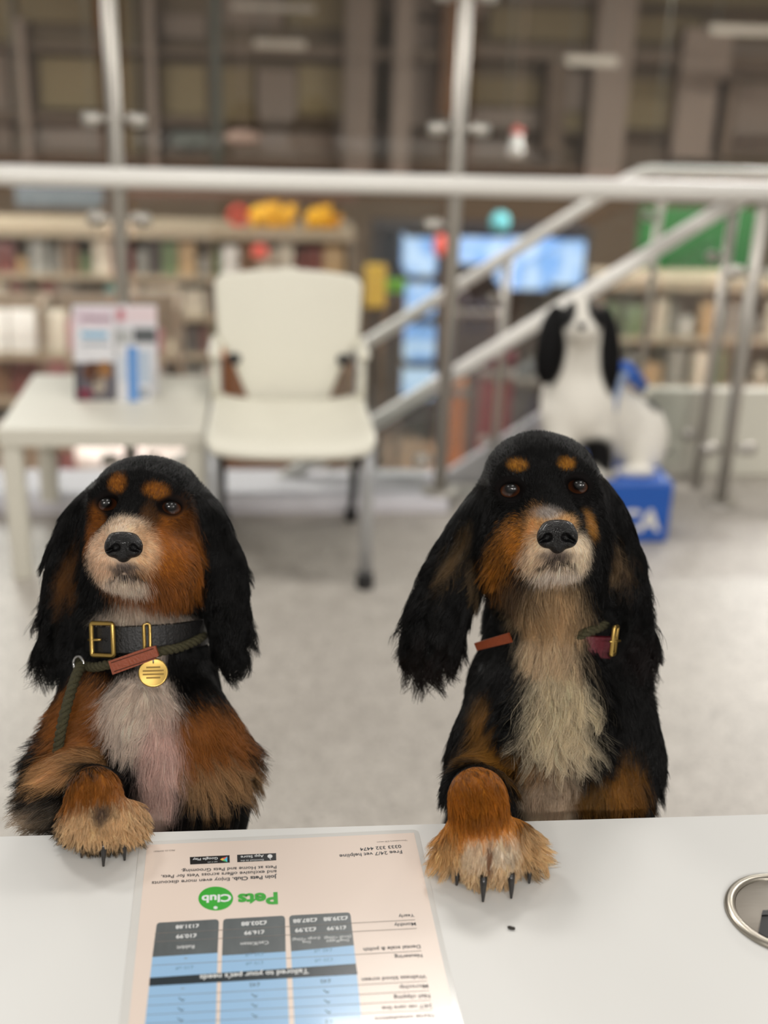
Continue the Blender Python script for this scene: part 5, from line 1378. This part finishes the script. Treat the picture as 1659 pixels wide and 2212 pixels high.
poly = [(0, -.0068), (L * .9, -.0050), (L, -.003), (L, .006), (L * .85, .0068), (0, .0055)]
st_ = MB().prism(poly, T_, .004, A - T_ * .002, ax, un).build('leather_stop', LEATHT, ld1)
for yy in (-.0045, .0035): MB().tube([A + ax * L * .05 + un * yy + T_ * .0022, A + ax * L * .95 + un * (yy + .0008) + T_ * .0022], .0004, 6).build('stitching', mat('dark_thread', s2l(84, 40, 22), .7), st_)

# right dog: maroon collar and lead mostly under the coat
c1 = atd(1216, 1368, 1.140)
m, at2 = band(c1, .0670, .0640, .021, .003, -180, 180, 4, 6)
_, tg, u, nn = at2(48); col2 = empty('dog_collar', tuple(c1)); tag(col2, 'maroon leather collar with brass buckle half hidden under the right dog ear', 'collar')
m.build('strap', MAROON, col2)
p = atd(1327, 1384, 1.066); b2 = rect_ring(p, tg * .6 - T_ * .5, u, .013, .025, .0019, BRASS, 'buckle', col2, .2)
MB().tube([p - tg * .010 + nn * .002, p + tg * .006 + nn * .002], .0012, 8).build('prong', BRASS, b2)
ld2 = empty('rope_lead', tuple(atd(1280, 1360, 1.08))); tag(ld2, 'olive rope lead with tan leather stop under the right dog chin', 'lead')
rope([(1190, 1400, 1.10), (1225, 1385, 1.082), (1262, 1368, 1.068), (1290, 1358, 1.076), (1312, 1345, 1.09), (1335, 1325, 1.12), (1345, 1315, 1.15)], .0042, 'slip_loop', ld2)
A, B = atd(1030, 1396, 1.112), atd(1104, 1376, 1.082); ax = B - A; L = np.linalg.norm(ax); ax /= L; un = np.cross(T_, ax); un /= np.linalg.norm(un)
MB().prism([(0, -.0036), (L, -.0046), (L, .0046), (0, .0036)], np.cross(ax, un), .0022, A, ax, un).build('leather_stop', LEATHT, ld2)

# ================================================================== collecting-box spaniel statue on the landing
bx0, bx1, by0, by1, bz = 1.01, 1.270, 3.405, 3.72, .205
stt = empty('dog_statue', ((bx0 + bx1) / 2, (by0 + by1) / 2, 0)); tag(stt, 'black and white sitting spaniel collecting-box statue on a blue base', 'statue')
CBLUE = mat('collecting_box_blue', s2l(28, 92, 186), .4, var=.05)
bs = MB().box((bx0, by0, 0), (bx1, by1, bz), .008).build('base_box', CBLUE, stt)
def wall_text(s, x0, x1, y, z, m, parent):
    cu = bpy.data.curves.new('t', 'FONT'); cu.body = s; cu.offset = .035; cu.extrude = .01; cu.resolution_u = 3
    o = bpy.data.objects.new('t', cu); COL.objects.link(o); bpy.context.view_layer.update()
    me = bpy.data.meshes.new_from_object(o.evaluated_get(bpy.context.evaluated_depsgraph_get())); bpy.data.objects.remove(o)
    v = np.empty(len(me.vertices) * 3); me.vertices.foreach_get('co', v); v = v.reshape(-1, 3)
    k_ = (x1 - x0) / (v[:, 0].max() - v[:, 0].min())
    Pn = np.stack([x0 + (v[:, 0] - v[:, 0].min()) * k_, y - (v[:, 2] + .01) * k_ * .6, z + v[:, 1] * k_ * 1.05], 1)
    me.vertices.foreach_set('co', Pn.ravel()); me.materials.clear(); me.materials.append(m); me.update()
    o = bpy.data.objects.new('lettering', me); COL.objects.link(o); attach(o, parent); return o
tx0, tx1 = aty(1336, 1146, by0), aty(1425, 1146, by0)
wall_text('CA', tx0[0], tx1[0], by0 - .0005, tx0[2], mat('letter_white', s2l(236, 234, 226), .5), bs)
sd = Dog(); sd.gain = 1; sd.deep = 1; sd.base = s2l(246, 242, 232)
def dyd(px, py, y): return float((aty(px, py, y) - CPOS) @ _f)
def se(px, py, y, rx, ry, rz, rot=0, k=.03): sd.e(px, py, dyd(px, py, y), rx, ry, rz, rot, k)
def sc_(a, b, k=.03): sd.c((a[0], a[1], dyd(*a[:3]), a[3]), (b[0], b[1], dyd(*b[:3]), b[3]), k)
se(1256, 698, 3.53, 44, 56, 50); se(1258, 716, 3.46, 30, 27, 44, k=.02)
se(1190, 745, 3.55, 32, 88, 30, 9, .02); se(1311, 752, 3.55, 29, 94, 30, -4, .02)
sc_((1252, 740, 3.55, 44), (1246, 830, 3.57, 64)); se(1248, 870, 3.57, 80, 92, 80)
sc_((1270, 870, 3.60, 80), (1362, 940, 3.66, 68)); se(1385, 945, 3.62, 56, 84, 50)
sc_((1205, 900, 3.53, 34), (1214, 1010, 3.47, 25)); sc_((1290, 905, 3.53, 34), (1300, 1012, 3.47, 25))
se(1214, 1024, 3.445, 30, 14, 34, k=.02); se(1302, 1026, 3.445, 30, 14, 34, k=.02); se(1372, 1020, 3.50, 44, 18, 44, k=.02)
sc_((1410, 990, 3.70, 18), (1432, 1018, 3.70, 15))
def sp(px, py, y, rx, ry, rz, c, soft=.15, rot=0): sd.p(px, py, dyd(px, py, y), rx, ry, rz, c, soft, rot)
KB = (12, 11, 12)
sp(1189, 748, 3.55, 38, 96, 50, KB, .1, 9); sp(1313, 755, 3.55, 33, 102, 50, KB, .1, -4)
sp(1222, 672, 3.50, 22, 40, 60, KB, .2, 10); sp(1290, 672, 3.50, 22, 40, 60, KB, .2, -10)
sp(1285, 975, 3.50, 42, 38, 60, KB, .25); sp(1305, 1000, 3.46, 18, 34, 40, KB, .25); sp(1428, 1010, 3.70, 26, 28, 40, KB, .2); sp(1405, 870, 3.68, 30, 34, 60, KB, .25); sp(1310, 1022, 3.44, 14, 14, 30, KB, .3)
V, Fq = sd.b.mesh(.005, .005, [(0, 3, .005)]); V = relax(V, Fq, 2, .5)
V[:, 2] = np.maximum(V[:, 2], bz)
PLASTER = coat_mat('painted_plaster', .65, .15)
mesh_np('figure', V, Fq, PLASTER, sd.colour(V), stt)
pn = aty(1257, 704, 3.405); MB().ellip(pn, (.014, .012, .011), 14, 10).build('nose', mat('statue_black', s2l(20, 18, 20), .3), stt)
for px_ in (1236, 1278):
    MB().ellip(aty(px_, 672, 3.465), (.009, .008, .009), 12, 8).build('eye', mat('statue_black'), stt)
sb = [aty(*q) for q in ((1322, 900, 3.50), (1330, 850, 3.505), (1342, 815, 3.525), (1362, 800, 3.56), (1388, 832, 3.60))]
MB().tube(sb, .013, 10).build('strap', mat('strap_grey_blue', s2l(150, 168, 200), .6), stt)
MB().tube([aty(1325, 788, 3.57), aty(1352, 798, 3.56), aty(1388, 834, 3.59)], [.018, .028, .02], 14).build('coat_patch', CBLUE, stt)
